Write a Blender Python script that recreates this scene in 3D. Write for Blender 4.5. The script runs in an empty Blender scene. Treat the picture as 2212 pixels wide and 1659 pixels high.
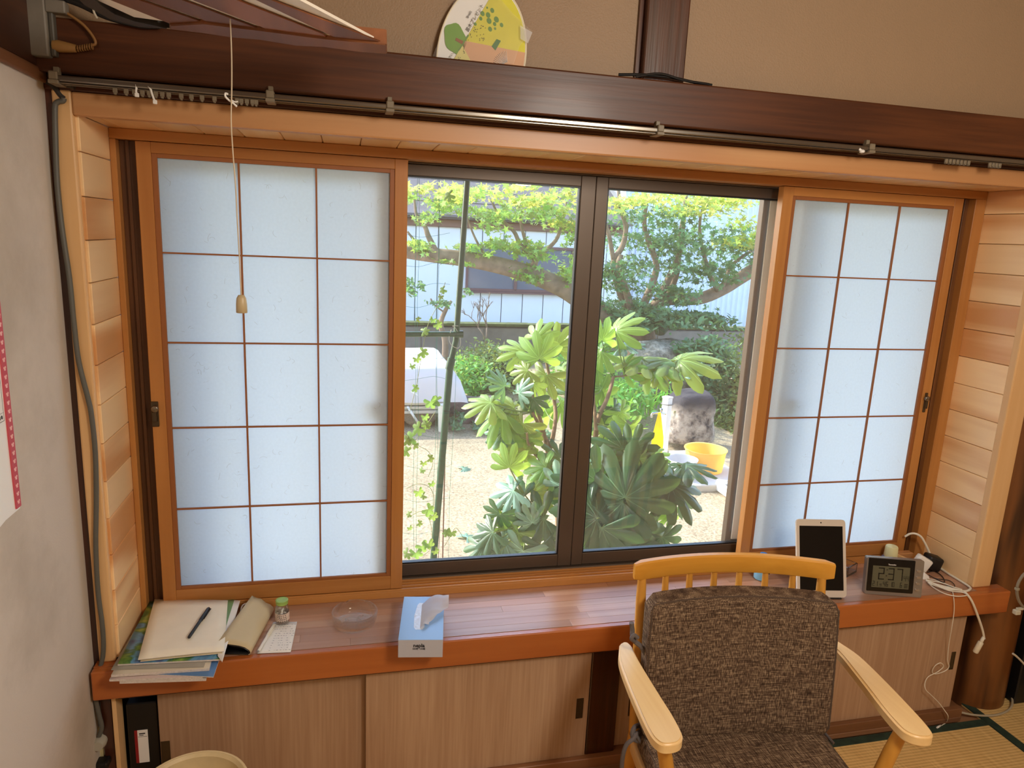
import bpy, bmesh, math, random
from mathutils import Vector, Matrix, noise
import numpy as np
random.seed(7)
SC = bpy.context.scene
COL = SC.collection
# ---------------------------------------------------------------- camera
CAM = Vector((0.43398, -1.89352, 1.51676)); FPX = 1515.0
RV = Vector((0.97283917, -0.22696982, 0.04548248)); UV = Vector((0.00341643, 0.21054058, 0.97757915))
FV = Vector((0.23145688, 0.9508719, -0.20559755))
cd = bpy.data.cameras.new('camera'); cam = bpy.data.objects.new('camera', cd); COL.objects.link(cam)
cd.sensor_fit = 'HORIZONTAL'; cd.sensor_width = 36; cd.lens = FPX / 2212 * 36; cd.clip_start = 0.02; cd.clip_end = 300
cam.matrix_world = Matrix(((RV.x, UV.x, -FV.x, CAM.x), (RV.y, UV.y, -FV.y, CAM.y), (RV.z, UV.z, -FV.z, CAM.z), (0, 0, 0, 1)))
SC.camera = cam
# ---------------------------------------------------------------- world, sun, room lamp, exposure
SC.view_settings.view_transform = 'Standard'; SC.view_settings.look = 'None'
SC.view_settings.exposure = 0.0; SC.view_settings.gamma = 1.0; SC.view_settings.use_curve_mapping = False
SC.cycles.max_bounces = 12; SC.cycles.transparent_max_bounces = 32; SC.cycles.transmission_bounces = 12; SC.cycles.diffuse_bounces = 6
W = bpy.data.worlds.new('sky'); SC.world = W; W.use_nodes = True
wn = W.node_tree.nodes; wl = W.node_tree.links; wn.clear()
wo = wn.new('ShaderNodeOutputWorld'); wb = wn.new('ShaderNodeBackground'); ws = wn.new('ShaderNodeTexSky')
ws.sky_type = 'NISHITA'; ws.sun_disc = False; ws.sun_elevation = math.radians(38); ws.sun_rotation = math.radians(-50)
ws.air_density = 1.0; ws.dust_density = 1.5; ws.ozone_density = 1.0
wb.inputs['Strength'].default_value = 1.05
wl.new(ws.outputs[0], wb.inputs[0]); wl.new(wb.outputs[0], wo.inputs[0])
sd = bpy.data.lights.new('sun', 'SUN'); sd.energy = 8.2; sd.angle = math.radians(0.6); sd.color = (1.0, 0.93, 0.8)
so = bpy.data.objects.new('sun', sd); COL.objects.link(so)
so.rotation_euler = Vector((-0.62, 0.42, 0.66)).to_track_quat('Z', 'Y').to_euler(); so.location = (-6, 4, 9)
ld = bpy.data.lights.new('room_lamp', 'POINT'); ld.shadow_soft_size = 0.2; ld.energy = 74; ld.color = (1.0, 0.93, 0.82)
lo = bpy.data.objects.new('room_lamp', ld); COL.objects.link(lo); lo.location = (1.42, -1.95, 2.0)
# ---------------------------------------------------------------- helpers
def ray(x, y): return RV * ((x - 1106) / FPX) - UV * ((y - 829.5) / FPX) + FV
def at(x, y, Y):
    d = ray(x, y); return CAM + d * ((Y - CAM.y) / d.y)
def atz(x, y, Z):
    d = ray(x, y); return CAM + d * ((Z - CAM.z) / d.z)
WM = {}
def BM(): return bmesh.new()
def box(bm, x0, x1, y0, y1, z0, z1, bev=0.0, seg=1):
    vs = [bm.verts.new(p) for p in [(x0,y0,z0),(x1,y0,z0),(x1,y1,z0),(x0,y1,z0),(x0,y0,z1),(x1,y0,z1),(x1,y1,z1),(x0,y1,z1)]]
    fs = [bm.faces.new([vs[i] for i in q]) for q in [(0,3,2,1),(4,5,6,7),(0,1,5,4),(1,2,6,5),(2,3,7,6),(3,0,4,7)]]
    if bev > 0:
        es = list({e for f in fs for e in f.edges})
        bmesh.ops.bevel(bm, geom=es, offset=bev, segments=seg, affect='EDGES', profile=0.5)
    return bm
def obox(bm, c, sx, sy, sz, M=None, bev=0.0, seg=1):
    b = BM(); box(b, -sx/2, sx/2, -sy/2, sy/2, -sz/2, sz/2, bev, seg)
    T = Matrix.Translation(Vector(c))
    if M is not None: T = T @ M.to_4x4()
    join(bm, b, T); return bm
def join(bm, b, T=None):
    if T is not None: bmesh.ops.transform(b, matrix=T, verts=b.verts)
    mp = {}
    for v in b.verts: mp[v] = bm.verts.new(v.co)
    for f in b.faces:
        nf = bm.faces.new([mp[v] for v in f.verts]); nf.smooth = f.smooth; nf.material_index = f.material_index
    b.free()
def frames(pts):
    pts = [Vector(p) for p in pts]; out = []; ref = None
    for i, p in enumerate(pts):
        a = pts[max(i-1, 0)]; b = pts[min(i+1, len(pts)-1)]
        t = (b - a).normalized() if (b - a).length > 1e-9 else Vector((0, 0, 1))
        if ref is None:
            ref = t.cross(Vector((0, 0, 1)))
            if ref.length < .1: ref = t.cross(Vector((1, 0, 0)))
        ref = (ref - t * ref.dot(t)).normalized()
        out.append((p, ref.copy(), t.cross(ref).normalized(), t))
    return out
def tube(bm, pts, r, n=8, cap=True):
    if not hasattr(r, '__len__'): r = [r] * len(pts)
    rings = []
    for (p, a, b, t), rr in zip(frames(pts), r):
        rings.append([bm.verts.new(p + a * math.cos(2*math.pi*k/n) * rr + b * math.sin(2*math.pi*k/n) * rr) for k in range(n)])
    for i in range(len(rings)-1):
        for k in range(n):
            f = bm.faces.new((rings[i][k], rings[i][(k+1) % n], rings[i+1][(k+1) % n], rings[i+1][k])); f.smooth = True
    if cap and n > 2:
        try: bm.faces.new(rings[0][::-1]); bm.faces.new(rings[-1])
        except ValueError: pass
    return bm
def spline(pts, m=6):
    pts = [Vector(p) for p in pts]; P = [2*pts[0]-pts[1]] + pts + [2*pts[-1]-pts[-2]]; out = []
    for i in range(1, len(P)-2):
        for k in range(m):
            t = k / m; a, b, c, d = P[i-1], P[i], P[i+1], P[i+2]
            out.append(0.5*((2*b) + (c-a)*t + (2*a-5*b+4*c-d)*t*t + (3*b-a-3*c+d)*t**3))
    out.append(pts[-1]); return out
def lathe(bm, prof, n=32, c=(0,0,0), M=None):
    rings = []
    for r, z in prof:
        ring = []
        for k in range(n):
            a = 2*math.pi*k/n; v = Vector((r*math.cos(a), r*math.sin(a), z))
            if M is not None: v = M @ v
            ring.append(bm.verts.new(Vector(c) + v))
        rings.append(ring)
    for i in range(len(rings)-1):
        for k in range(n):
            f = bm.faces.new((rings[i][k], rings[i][(k+1) % n], rings[i+1][(k+1) % n], rings[i+1][k])); f.smooth = True
    if prof[0][0] > 1e-6: bm.faces.new(rings[0][::-1])
    if prof[-1][0] > 1e-6: bm.faces.new(rings[-1])
    bmesh.ops.remove_doubles(bm, verts=bm.verts, dist=1e-6)
    return bm
def prism(bm, poly, z0, z1, M=None, bev=0.0):
    b = BM(); lo = [b.verts.new((p[0], p[1], z0)) for p in poly]; hi = [b.verts.new((p[0], p[1], z1)) for p in poly]; n = len(poly)
    f1 = b.faces.new(lo[::-1]); f2 = b.faces.new(hi)
    for i in range(n): b.faces.new((lo[i], lo[(i+1) % n], hi[(i+1) % n], hi[i]))
    if bev > 0: bmesh.ops.bevel(b, geom=list(f1.edges)+list(f2.edges), offset=bev, segments=3, affect='EDGES')
    bmesh.ops.recalc_face_normals(b, faces=b.faces)
    join(bm, b, M.to_4x4() if M is not None else None); return bm
def props(o, label=None, cat=None, group=None, kind=None):
    if label: o['label'] = label
    if cat: o['category'] = cat
    if group: o['group'] = group
    if kind: o['kind'] = kind
    return o
def obj(name, bm, m, parent=None, label=None, cat=None, group=None, kind=None, recalc=True):
    """bm is in world coordinates; it becomes one mesh object, a child of parent when given"""
    if recalc: bmesh.ops.recalc_face_normals(bm, faces=bm.faces)
    lo = Vector((1e9,)*3); hi = -lo
    for v in bm.verts:
        for k in range(3): lo[k] = min(lo[k], v.co[k]); hi[k] = max(hi[k], v.co[k])
    org = Vector(((lo.x+hi.x)/2, (lo.y+hi.y)/2, lo.z)) if not parent else Vector(((lo.x+hi.x)/2, (lo.y+hi.y)/2, (lo.z+hi.z)/2))
    bmesh.ops.translate(bm, verts=bm.verts, vec=-org)
    me = bpy.data.meshes.new(name); bm.to_mesh(me); bm.free()
    for mm in (m if isinstance(m, (list, tuple)) else [m]): me.materials.append(mm)
    o = bpy.data.objects.new(name, me); COL.objects.link(o)
    T = Matrix.Translation(org); WM[o.name] = T
    if parent:
        o.parent = parent; L = WM[parent.name].inverted() @ T; o.matrix_local = L
    else: o.location = org
    return props(o, label, cat, group, kind)
def thing(name, loc, label, cat, group=None, rz=0.0):
    o = bpy.data.objects.new(name, None); COL.objects.link(o); o.location = loc; o.rotation_euler = (0, 0, rz); o.empty_display_size = 0.05
    WM[o.name] = Matrix.Translation(Vector(loc)) @ Matrix.Rotation(rz, 4, 'Z')
    return props(o, label, cat, group)
def smooth(o, ang=40):
    me = o.data
    for p in me.polygons: p.use_smooth = True
    try: me.set_sharp_from_angle(angle=math.radians(ang))
    except Exception: pass
    return o
def dup(o, loc=None, parent=None, dv=None):
    c = o.copy(); COL.objects.link(c)
    if parent: c.parent = parent
    if loc is not None: c.location = loc
    if dv is not None: c.location = Vector(o.location) + Vector(dv)
    WM[c.name] = Matrix.Translation(c.location); return c
def dup_tree(o, dv):
    c = o.copy(); COL.objects.link(c); c.location = Vector(o.location) + Vector(dv); WM[c.name] = WM[o.name].copy()
    for k in [x for x in COL.objects if x.parent == o]:
        d = k.copy(); COL.objects.link(d); d.parent = c
    return c
FONTC = {}
def textbm(s, size, M, depth=0.0003, align='CENTER', bold=0.0):
    cu = bpy.data.curves.new('t', 'FONT'); cu.body = s; cu.size = size; cu.extrude = depth; cu.align_x = align; cu.align_y = 'CENTER'; cu.offset = bold; cu.resolution_u = 2
    o = bpy.data.objects.new('t', cu); COL.objects.link(o)
    dg = bpy.context.evaluated_depsgraph_get(); me = bpy.data.meshes.new_from_object(o.evaluated_get(dg))
    b = BM(); b.from_mesh(me); bpy.data.objects.remove(o); bpy.data.meshes.remove(me)
    bmesh.ops.transform(b, matrix=M, verts=b.verts); return b
def basis(o, x, y, z):
    return Matrix(((x[0], y[0], z[0], o[0]), (x[1], y[1], z[1], o[1]), (x[2], y[2], z[2], o[2]), (0, 0, 0, 1)))
# ---------------------------------------------------------------- materials
def lin(c):
    return tuple(((v/255)/12.92 if v/255 <= 0.04045 else ((v/255+0.055)/1.055)**2.4) for v in c)
def newmat(name):
    m = bpy.data.materials.new(name); m.use_nodes = True; n = m.node_tree.nodes; l = m.node_tree.links
    return m, n, l, n['Principled BSDF']
def flat(name, rgb, rough=0.5, metal=0.0, bump=0.0, bscale=80, var=0.0, spec=0.5, coat=0.0, trans=0.0):
    m, n, l, p = newmat(name); c = lin(rgb)
    p.inputs['Base Color'].default_value = (*c, 1); p.inputs['Roughness'].default_value = rough; p.inputs['Metallic'].default_value = metal
    p.inputs['Specular IOR Level'].default_value = spec; p.inputs['Coat Weight'].default_value = coat
    if trans: p.inputs['Transmission Weight'].default_value = trans
    if bump or var:
        tc = n.new('ShaderNodeTexCoord'); nz = n.new('ShaderNodeTexNoise'); nz.inputs['Scale'].default_value = bscale; nz.inputs['Detail'].default_value = 5
        l.new(tc.outputs['Object'], nz.inputs['Vector'])
        if var:
            r = n.new('ShaderNodeValToRGB'); e = r.color_ramp.elements
            e[0].position = .3; e[1].position = .7; e[0].color = (*[v*(1-var) for v in c], 1); e[1].color = (*[min(1, v*(1+var)) for v in c], 1)
            l.new(nz.outputs[0], r.inputs[0]); l.new(r.outputs[0], p.inputs['Base Color'])
        if bump:
            b = n.new('ShaderNodeBump'); b.inputs['Strength'].default_value = bump; b.inputs['Distance'].default_value = .004
            l.new(nz.outputs[0], b.inputs['Height']); l.new(b.outputs[0], p.inputs['Normal'])
    return m
def wood(name, rgb1, rgb2, axis='x', rough=0.45, ring=6.0, fine=60.0, stretch=14.0, dist=3.0, coat=0.0, vary=0.16, fmix=0.45, bump=0.15, spec=0.5):
    """grain runs along axis; per-object shade and offset so that no two boards match"""
    m, n, l, p = newmat(name); a, b = lin(rgb1), lin(rgb2)
    tc = n.new('ShaderNodeTexCoord'); oi = n.new('ShaderNodeObjectInfo'); ad = n.new('ShaderNodeVectorMath'); ad.operation = 'ADD'
    mu = n.new('ShaderNodeVectorMath'); mu.operation = 'SCALE'; mu.inputs[0].default_value = (7.3, 5.1, 9.7); l.new(oi.outputs['Random'], mu.inputs['Scale'])
    l.new(tc.outputs['Object'], ad.inputs[0]); l.new(mu.outputs[0], ad.inputs[1])
    def mp(s, st):
        q = n.new('ShaderNodeMapping'); v = [s, s, s]; v['xyz'.index(axis)] = s / st; q.inputs['Scale'].default_value = v; l.new(ad.outputs[0], q.inputs['Vector']); return q
    q1 = mp(1, stretch*.55); nz = n.new('ShaderNodeTexNoise'); nz.inputs['Scale'].default_value = ring; nz.inputs['Detail'].default_value = 2; nz.inputs['Distortion'].default_value = .4
    l.new(q1.outputs[0], nz.inputs['Vector'])
    m1 = n.new('ShaderNodeMath'); m1.operation = 'MULTIPLY'; m1.inputs[1].default_value = dist*6; l.new(nz.outputs[0], m1.inputs[0])
    m2 = n.new('ShaderNodeMath'); m2.operation = 'SINE'; l.new(m1.outputs[0], m2.inputs[0])
    m3 = n.new('ShaderNodeMath'); m3.operation = 'MULTIPLY_ADD'; m3.inputs[1].default_value = .5; m3.inputs[2].default_value = .5; l.new(m2.outputs[0], m3.inputs[0])
    q2 = mp(1, stretch*2); nf = n.new('ShaderNodeTexNoise'); nf.inputs['Scale'].default_value = fine; nf.inputs['Detail'].default_value = 4; l.new(q2.outputs[0], nf.inputs['Vector'])
    mx = n.new('ShaderNodeMix'); mx.inputs['Factor'].default_value = fmix; l.new(m3.outputs[0], mx.inputs[2]); l.new(nf.outputs[0], mx.inputs[3])
    r = n.new('ShaderNodeValToRGB'); e = r.color_ramp.elements; e[0].position = .25; e[1].position = .8; e[0].color = (*b, 1); e[1].color = (*a, 1); l.new(mx.outputs[0], r.inputs[0])
    hs = n.new('ShaderNodeHueSaturation'); mr = n.new('ShaderNodeMapRange'); mr.inputs['To Min'].default_value = 1-vary; mr.inputs['To Max'].default_value = 1+vary
    l.new(oi.outputs['Random'], mr.inputs['Value']); l.new(mr.outputs[0], hs.inputs['Value']); l.new(r.outputs[0], hs.inputs['Color']); l.new(hs.outputs[0], p.inputs['Base Color'])
    p.inputs['Roughness'].default_value = rough; p.inputs['Coat Weight'].default_value = coat; p.inputs['Coat Roughness'].default_value = .15; p.inputs['Specular IOR Level'].default_value = spec
    if bump:
        bp = n.new('ShaderNodeBump'); bp.inputs['Strength'].default_value = bump; bp.inputs['Distance'].default_value = .001; l.new(nf.outputs[0], bp.inputs['Height']); l.new(bp.outputs[0], p.inputs['Normal'])
    return m
def thinglass(name, tint=(1, 1, 1), rough=0.0, film=0.0):
    m, n, l, p = newmat(name); n.remove(p); out = n['Material Output']
    tr = n.new('ShaderNodeBsdfTransparent'); tr.inputs[0].default_value = (*tint, 1); gl = n.new('ShaderNodeBsdfGlossy'); gl.inputs['Roughness'].default_value = rough
    lw = n.new('ShaderNodeLayerWeight'); pw = n.new('ShaderNodeMath'); pw.operation = 'POWER'; pw.inputs[1].default_value = 4; l.new(lw.outputs['Facing'], pw.inputs[0]); ma = n.new('ShaderNodeMath'); ma.operation = 'MULTIPLY_ADD'; ma.inputs[1].default_value = .6; ma.inputs[2].default_value = .045; l.new(pw.outputs[0], ma.inputs[0]); mx = n.new('ShaderNodeMixShader')
    l.new(ma.outputs[0], mx.inputs[0]); l.new(tr.outputs[0], mx.inputs[1]); l.new(gl.outputs[0], mx.inputs[2])
    last = mx
    if film:
        df = n.new('ShaderNodeBsdfDiffuse'); df.inputs[0].default_value = (.9, .92, .95, 1); m2 = n.new('ShaderNodeMixShader'); m2.inputs[0].default_value = film
        l.new(mx.outputs[0], m2.inputs[1]); l.new(df.outputs[0], m2.inputs[2]); last = m2
    l.new(last.outputs[0], out.inputs[0]); return m
def realglass(name, tint=(1, 1, 1), rough=0.0, ior=1.47):
    m, n, l, p = newmat(name); p.inputs['Base Color'].default_value = (*tint, 1); p.inputs['Transmission Weight'].default_value = 1; p.inputs['Roughness'].default_value = rough; p.inputs['IOR'].default_value = ior; return m
def leafmat(name, rgb, tl, tw=.45, rough=.35, vary=.18, veins=0, hue=.03):
    m, n, l, p = newmat(name); c = lin(rgb); t = lin(tl); out = n['Material Output']
    g = n.new('ShaderNodeNewGeometry'); oi = n.new('ShaderNodeObjectInfo'); ad = n.new('ShaderNodeMath'); ad.operation = 'ADD'; l.new(g.outputs['Random Per Island'], ad.inputs[0]); l.new(oi.outputs['Random'], ad.inputs[1])
    fr = n.new('ShaderNodeMath'); fr.operation = 'FRACT'; l.new(ad.outputs[0], fr.inputs[0])
    def hsv(col):
        h = n.new('ShaderNodeHueSaturation'); h.inputs['Color'].default_value = (*col, 1)
        a = n.new('ShaderNodeMapRange'); a.inputs['To Min'].default_value = 1-vary; a.inputs['To Max'].default_value = 1+vary; l.new(fr.outputs[0], a.inputs['Value']); l.new(a.outputs[0], h.inputs['Value'])
        b = n.new('ShaderNodeMapRange'); b.inputs['To Min'].default_value = .5-hue; b.inputs['To Max'].default_value = .5+hue; l.new(fr.outputs[0], b.inputs['Value']); l.new(b.outputs[0], h.inputs['Hue']); return h
    h1 = hsv(c); h2 = hsv(t); cs = h1.outputs[0]
    if veins:
        tc = n.new('ShaderNodeTexCoord'); sx = n.new('ShaderNodeSeparateXYZ'); l.new(tc.outputs['Object'], sx.inputs[0])
        at2 = n.new('ShaderNodeMath'); at2.operation = 'ARCTAN2'; l.new(sx.outputs[0], at2.inputs[0]); l.new(sx.outputs[1], at2.inputs[1])
        dv = n.new('ShaderNodeMath'); dv.operation = 'DIVIDE'; dv.inputs[1].default_value = veins; l.new(at2.outputs[0], dv.inputs[0])
        rd = n.new('ShaderNodeMath'); rd.operation = 'ROUND'; l.new(dv.outputs[0], rd.inputs[0]); sb = n.new('ShaderNodeMath'); sb.operation = 'SUBTRACT'; l.new(dv.outputs[0], sb.inputs[0]); l.new(rd.outputs[0], sb.inputs[1])
        ab = n.new('ShaderNodeMath'); ab.operation = 'ABSOLUTE'; l.new(sb.outputs[0], ab.inputs[0])
        ln = n.new('ShaderNodeVectorMath'); ln.operation = 'LENGTH'; l.new(tc.outputs['Object'], ln.inputs[0])
        ml = n.new('ShaderNodeMath'); ml.operation = 'MULTIPLY'; l.new(ab.outputs[0], ml.inputs[0]); l.new(ln.outputs['Value'], ml.inputs[1])
        lt = n.new('ShaderNodeMapRange'); lt.inputs['From Min'].default_value = .0014; lt.inputs['From Max'].default_value = .0035; lt.inputs['To Min'].default_value = 1; lt.inputs['To Max'].default_value = 0; l.new(ml.outputs[0], lt.inputs['Value'])
        mx = n.new('ShaderNodeMix'); mx.data_type = 'RGBA'; l.new(lt.outputs[0], mx.inputs[0]); l.new(h1.outputs[0], mx.inputs[6]); mx.inputs[7].default_value = (*[min(1, v*2.2+.05) for v in c], 1); cs = mx.outputs[2]
    l.new(cs, p.inputs['Base Color']); p.inputs['Roughness'].default_value = rough
    tr = n.new('ShaderNodeBsdfTranslucent'); l.new(h2.outputs[0], tr.inputs[0]); ms = n.new('ShaderNodeMixShader'); ms.inputs[0].default_value = tw
    l.new(p.outputs[0], ms.inputs[1]); l.new(tr.outputs[0], ms.inputs[2]); l.new(ms.outputs[0], out.inputs[0]); return m

M_PLANK_Y = wood('cypress_plank_y', (250, 214, 162), (216, 158, 102), 'y', rough=.33, coat=.25, dist=2.6, ring=4.5, vary=.08, fmix=.32)
M_PLANK_C = wood('cypress_ceiling', (250, 214, 154), (234, 186, 124), 'y', rough=.33, coat=.25, dist=1.6, vary=.08)
M_CASE_Z = wood('cypress_casing_z', (240, 202, 150), (222, 178, 124), 'z', rough=.42, dist=1.2, vary=.03)
M_CASE_X = wood('cypress_casing_x', (208, 158, 108), (186, 132, 84), 'x', rough=.4, dist=1.5, vary=.03)
M_ORG_Z = wood('amber_frame_z', (194, 136, 74), (168, 110, 54), 'z', rough=.38, dist=1.0, vary=.05, fmix=.6)
M_ORG_X = wood('amber_frame_x', (194, 136, 74), (168, 110, 54), 'x', rough=.38, dist=1.0, vary=.05, fmix=.6)
M_KUMI = flat('kumiko_bar', (150, 92, 48), .5)
M_COUNTER = wood('laminated_counter', (208, 170, 144), (174, 130, 104), 'x', rough=.34, dist=1.6, vary=.2, fmix=.55, bump=.05, spec=.7)
M_CEDGE = wood('counter_edge', (182, 104, 48), (158, 82, 34), 'x', rough=.3, dist=1.0, vary=.02, coat=.3)
M_DARK_X = wood('dark_beam_x', (108, 60, 28), (68, 34, 14), 'x', rough=.42, spec=.35, fine=90, dist=1.6, coat=.08, vary=.03, bump=.6, fmix=.6)
M_DARK_Z = wood('dark_post_z', (94, 46, 26), (54, 26, 14), 'z', rough=.3, fine=90, dist=1.4, coat=.45, vary=.05, bump=.6, fmix=.6)
M_DARK_Y = wood('dark_beam_y', (98, 56, 28), (60, 30, 14), 'y', rough=.4, fine=80, dist=1.6, vary=.03)
M_LOG = wood('log_pillar', (124, 74, 32), (58, 30, 14), 'z', rough=.4, ring=9, dist=2.2, vary=.02, fmix=.4, coat=.2)
M_DOOR = wood('ash_veneer_z', (200, 170, 140), (166, 132, 104), 'z', rough=.5, ring=5, fine=150, stretch=18, dist=1.5, vary=.04, fmix=.6)
M_SILLW = wood('worn_sill', (150, 108, 76), (110, 74, 50), 'x', rough=.55)
M_LAMPW = wood('lamp_wood', (158, 98, 58), (112, 66, 36), 'y', rough=.5, dist=2, vary=.1)
M_CHAIR = wood('beech', (246, 212, 152), (228, 184, 120), 'y', rough=.38, dist=.8, vary=.03, fmix=.6, bump=.05)
M_CHAIRX = wood('beech_x', (224, 162, 62), (202, 138, 44), 'x', rough=.36, dist=.8, vary=.03, fmix=.6, bump=.05)
M_CHAIRZ = wood('beech_z', (216, 156, 66), (192, 130, 46), 'z', rough=.38, dist=.8, vary=.03, fmix=.6, bump=.05)
M_BLACK = flat('black', (14, 13, 14), .45); M_VOID = flat('cupboard_shade', (16, 13, 12), .9)  # near-black inside colour holds the shade of the open cupboard
M_WHITEP = flat('white_plastic', (235, 233, 228), .35); M_PAPERW = flat('white_paper', (242, 242, 240), .7)
M_CREAM = flat('cream_paper', (248, 242, 224), .7, var=.03, bscale=20); M_ALU = flat('bronze_aluminium', (98, 86, 76), .42, .5)
M_GASK = flat('black_gasket', (12, 14, 20), .4); M_GREYP = flat('grey_plastic', (116, 110, 100), .5, var=.1, bscale=30)
M_METAL = flat('worn_rail', (130, 122, 112), .25, .95); M_METALD = flat('latch_metal', (92, 82, 68), .35, .9); M_RUN = flat('runner', (120, 108, 88), .5)
M_CABW = flat('white_cable', (228, 222, 206), .45); M_CABG = flat('grey_cable', (92, 92, 86), .5); M_CABK = flat('black_cable', (16, 15, 16), .45)
M_GLASSP = thinglass('window_pane', (.97, .985, .98), film=.05); M_GLASS = thinglass('clear_glass', (.97, .975, .97), .02)
_n = M_GLASS.node_tree.nodes; _l = M_GLASS.node_tree.links; _m = _n.new('ShaderNodeMixShader'); _m.inputs[0].default_value = .42; _g = _n.new('ShaderNodeBsdfGlass'); _g.inputs['IOR'].default_value = 1.42; _g.inputs['Roughness'].default_value = .02
_o = _n['Material Output']; _l.new(_o.inputs[0].links[0].from_socket, _m.inputs[1]); _l.new(_g.outputs[0], _m.inputs[2]); _l.new(_m.outputs[0], _o.inputs[0]); M_CLEAR = thinglass('clear_film', (.97, .97, .97), .1, film=.1)
M_GREEN_PIPE = flat('green_pole', (34, 78, 62), .35, var=.25, bscale=90); M_INK = flat('ink', (40, 40, 48), .7)
M_GREYLCD = flat('lcd', (92, 92, 74), .25, spec=.6); M_LCDINK = flat('lcd_segment', (18, 18, 14), .4); M_SILVER = flat('silver_plastic', (150, 142, 134), .35, .5)

def plaster(name, rgb, stain, sc=1.6, amt=.45, rough=.9, bump=.12, gl=0.0):
    m, n, l, p = newmat(name); tc = n.new('ShaderNodeTexCoord'); nz = n.new('ShaderNodeTexNoise'); nz.inputs['Scale'].default_value = sc; nz.inputs['Detail'].default_value = 8; nz.inputs['Roughness'].default_value = .65
    l.new(tc.outputs['Object'], nz.inputs['Vector']); r = n.new('ShaderNodeValToRGB'); e = r.color_ramp.elements; e[0].position = .34; e[1].position = .56
    a, b = lin(stain), lin(rgb); e[0].color = (*[b[i]*(1-amt)+a[i]*amt for i in range(3)], 1); e[1].color = (*b, 1); l.new(nz.outputs[0], r.inputs[0]); l.new(r.outputs[0], p.inputs['Base Color'])
    n2 = n.new('ShaderNodeTexNoise'); n2.inputs['Scale'].default_value = 260; n2.inputs['Detail'].default_value = 3; l.new(tc.outputs['Object'], n2.inputs['Vector'])
    bp = n.new('ShaderNodeBump'); bp.inputs['Strength'].default_value = bump; bp.inputs['Distance'].default_value = .002; l.new(n2.outputs[0], bp.inputs['Height']); l.new(bp.outputs[0], p.inputs['Normal'])
    p.inputs['Roughness'].default_value = rough; p.inputs['Specular IOR Level'].default_value = .3+gl; return m
M_WALL_L = plaster('plaster_grey', (208, 198, 186), (160, 148, 132), 2.4, .5)
M_WALL_B = plaster('plaster_tan', (150, 124, 96), (138, 112, 84), 1.2, .3, rough=.55, bump=.5, gl=.2)
M_WALL_R = plaster('plaster_room', (190, 172, 150), (170, 150, 128)); M_CEIL = plaster('ceiling_board', (170, 146, 118), (150, 124, 96))

def paper_mat():
    m, n, l, p = newmat('shoji_paper'); n.remove(p); out = n['Material Output']; tc = n.new('ShaderNodeTexCoord')
    nz = n.new('ShaderNodeTexNoise'); nz.inputs['Scale'].default_value = 140; nz.inputs['Detail'].default_value = 5; l.new(tc.outputs['Object'], nz.inputs['Vector'])
    r = n.new('ShaderNodeValToRGB'); e = r.color_ramp.elements; e[0].color = (.84, .88, .91, 1); e[1].color = (.87, .91, .94, 1); e[0].position = .35; e[1].position = .65; l.new(nz.outputs[0], r.inputs[0])
    # long fibres in the paper
    vz = n.new('ShaderNodeTexNoise'); vz.inputs['Scale'].default_value = 26; vz.inputs['Detail'].default_value = 1; vz.inputs['Distortion'].default_value = 1.4; l.new(tc.outputs['Object'], vz.inputs['Vector'])
    s = n.new('ShaderNodeMath'); s.operation = 'SUBTRACT'; s.inputs[1].default_value = .5; l.new(vz.outputs[0], s.inputs[0]); a = n.new('ShaderNodeMath'); a.operation = 'ABSOLUTE'; l.new(s.outputs[0], a.inputs[0])
    c = n.new('ShaderNodeMath'); c.operation = 'LESS_THAN'; c.inputs[1].default_value = .0035; l.new(a.outputs[0], c.inputs[0])
    n3 = n.new('ShaderNodeTexNoise'); n3.inputs['Scale'].default_value = 13; l.new(tc.outputs['Object'], n3.inputs['Vector']); g = n.new('ShaderNodeMath'); g.operation = 'GREATER_THAN'; g.inputs[1].default_value = .66; l.new(n3.outputs[0], g.inputs[0])
    k = n.new('ShaderNodeMath'); k.operation = 'MULTIPLY'; l.new(c.outputs[0], k.inputs[0]); l.new(g.outputs[0], k.inputs[1])
    mx = n.new('ShaderNodeMix'); mx.data_type = 'RGBA'; l.new(k.outputs[0], mx.inputs[0]); l.new(r.outputs[0], mx.inputs[6]); mx.inputs[7].default_value = (.6, .6, .58, 1)
    d = n.new('ShaderNodeBsdfDiffuse'); t = n.new('ShaderNodeBsdfTranslucent'); ms = n.new('ShaderNodeMixShader'); ms.inputs[0].default_value = .5
    tm = n.new('ShaderNodeMix'); tm.data_type = 'RGBA'; tm.blend_type = 'MULTIPLY'; tm.inputs[0].default_value = 1; tm.inputs[7].default_value = (.70, .80, .90, 1); l.new(mx.outputs[2], tm.inputs[6])
    l.new(tm.outputs[2], d.inputs[0]); l.new(tm.outputs[2], t.inputs[0]); l.new(d.outputs[0], ms.inputs[1]); l.new(t.outputs[0], ms.inputs[2]); l.new(ms.outputs[0], out.inputs[0]); return m
M_SHOJI = paper_mat()
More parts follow.
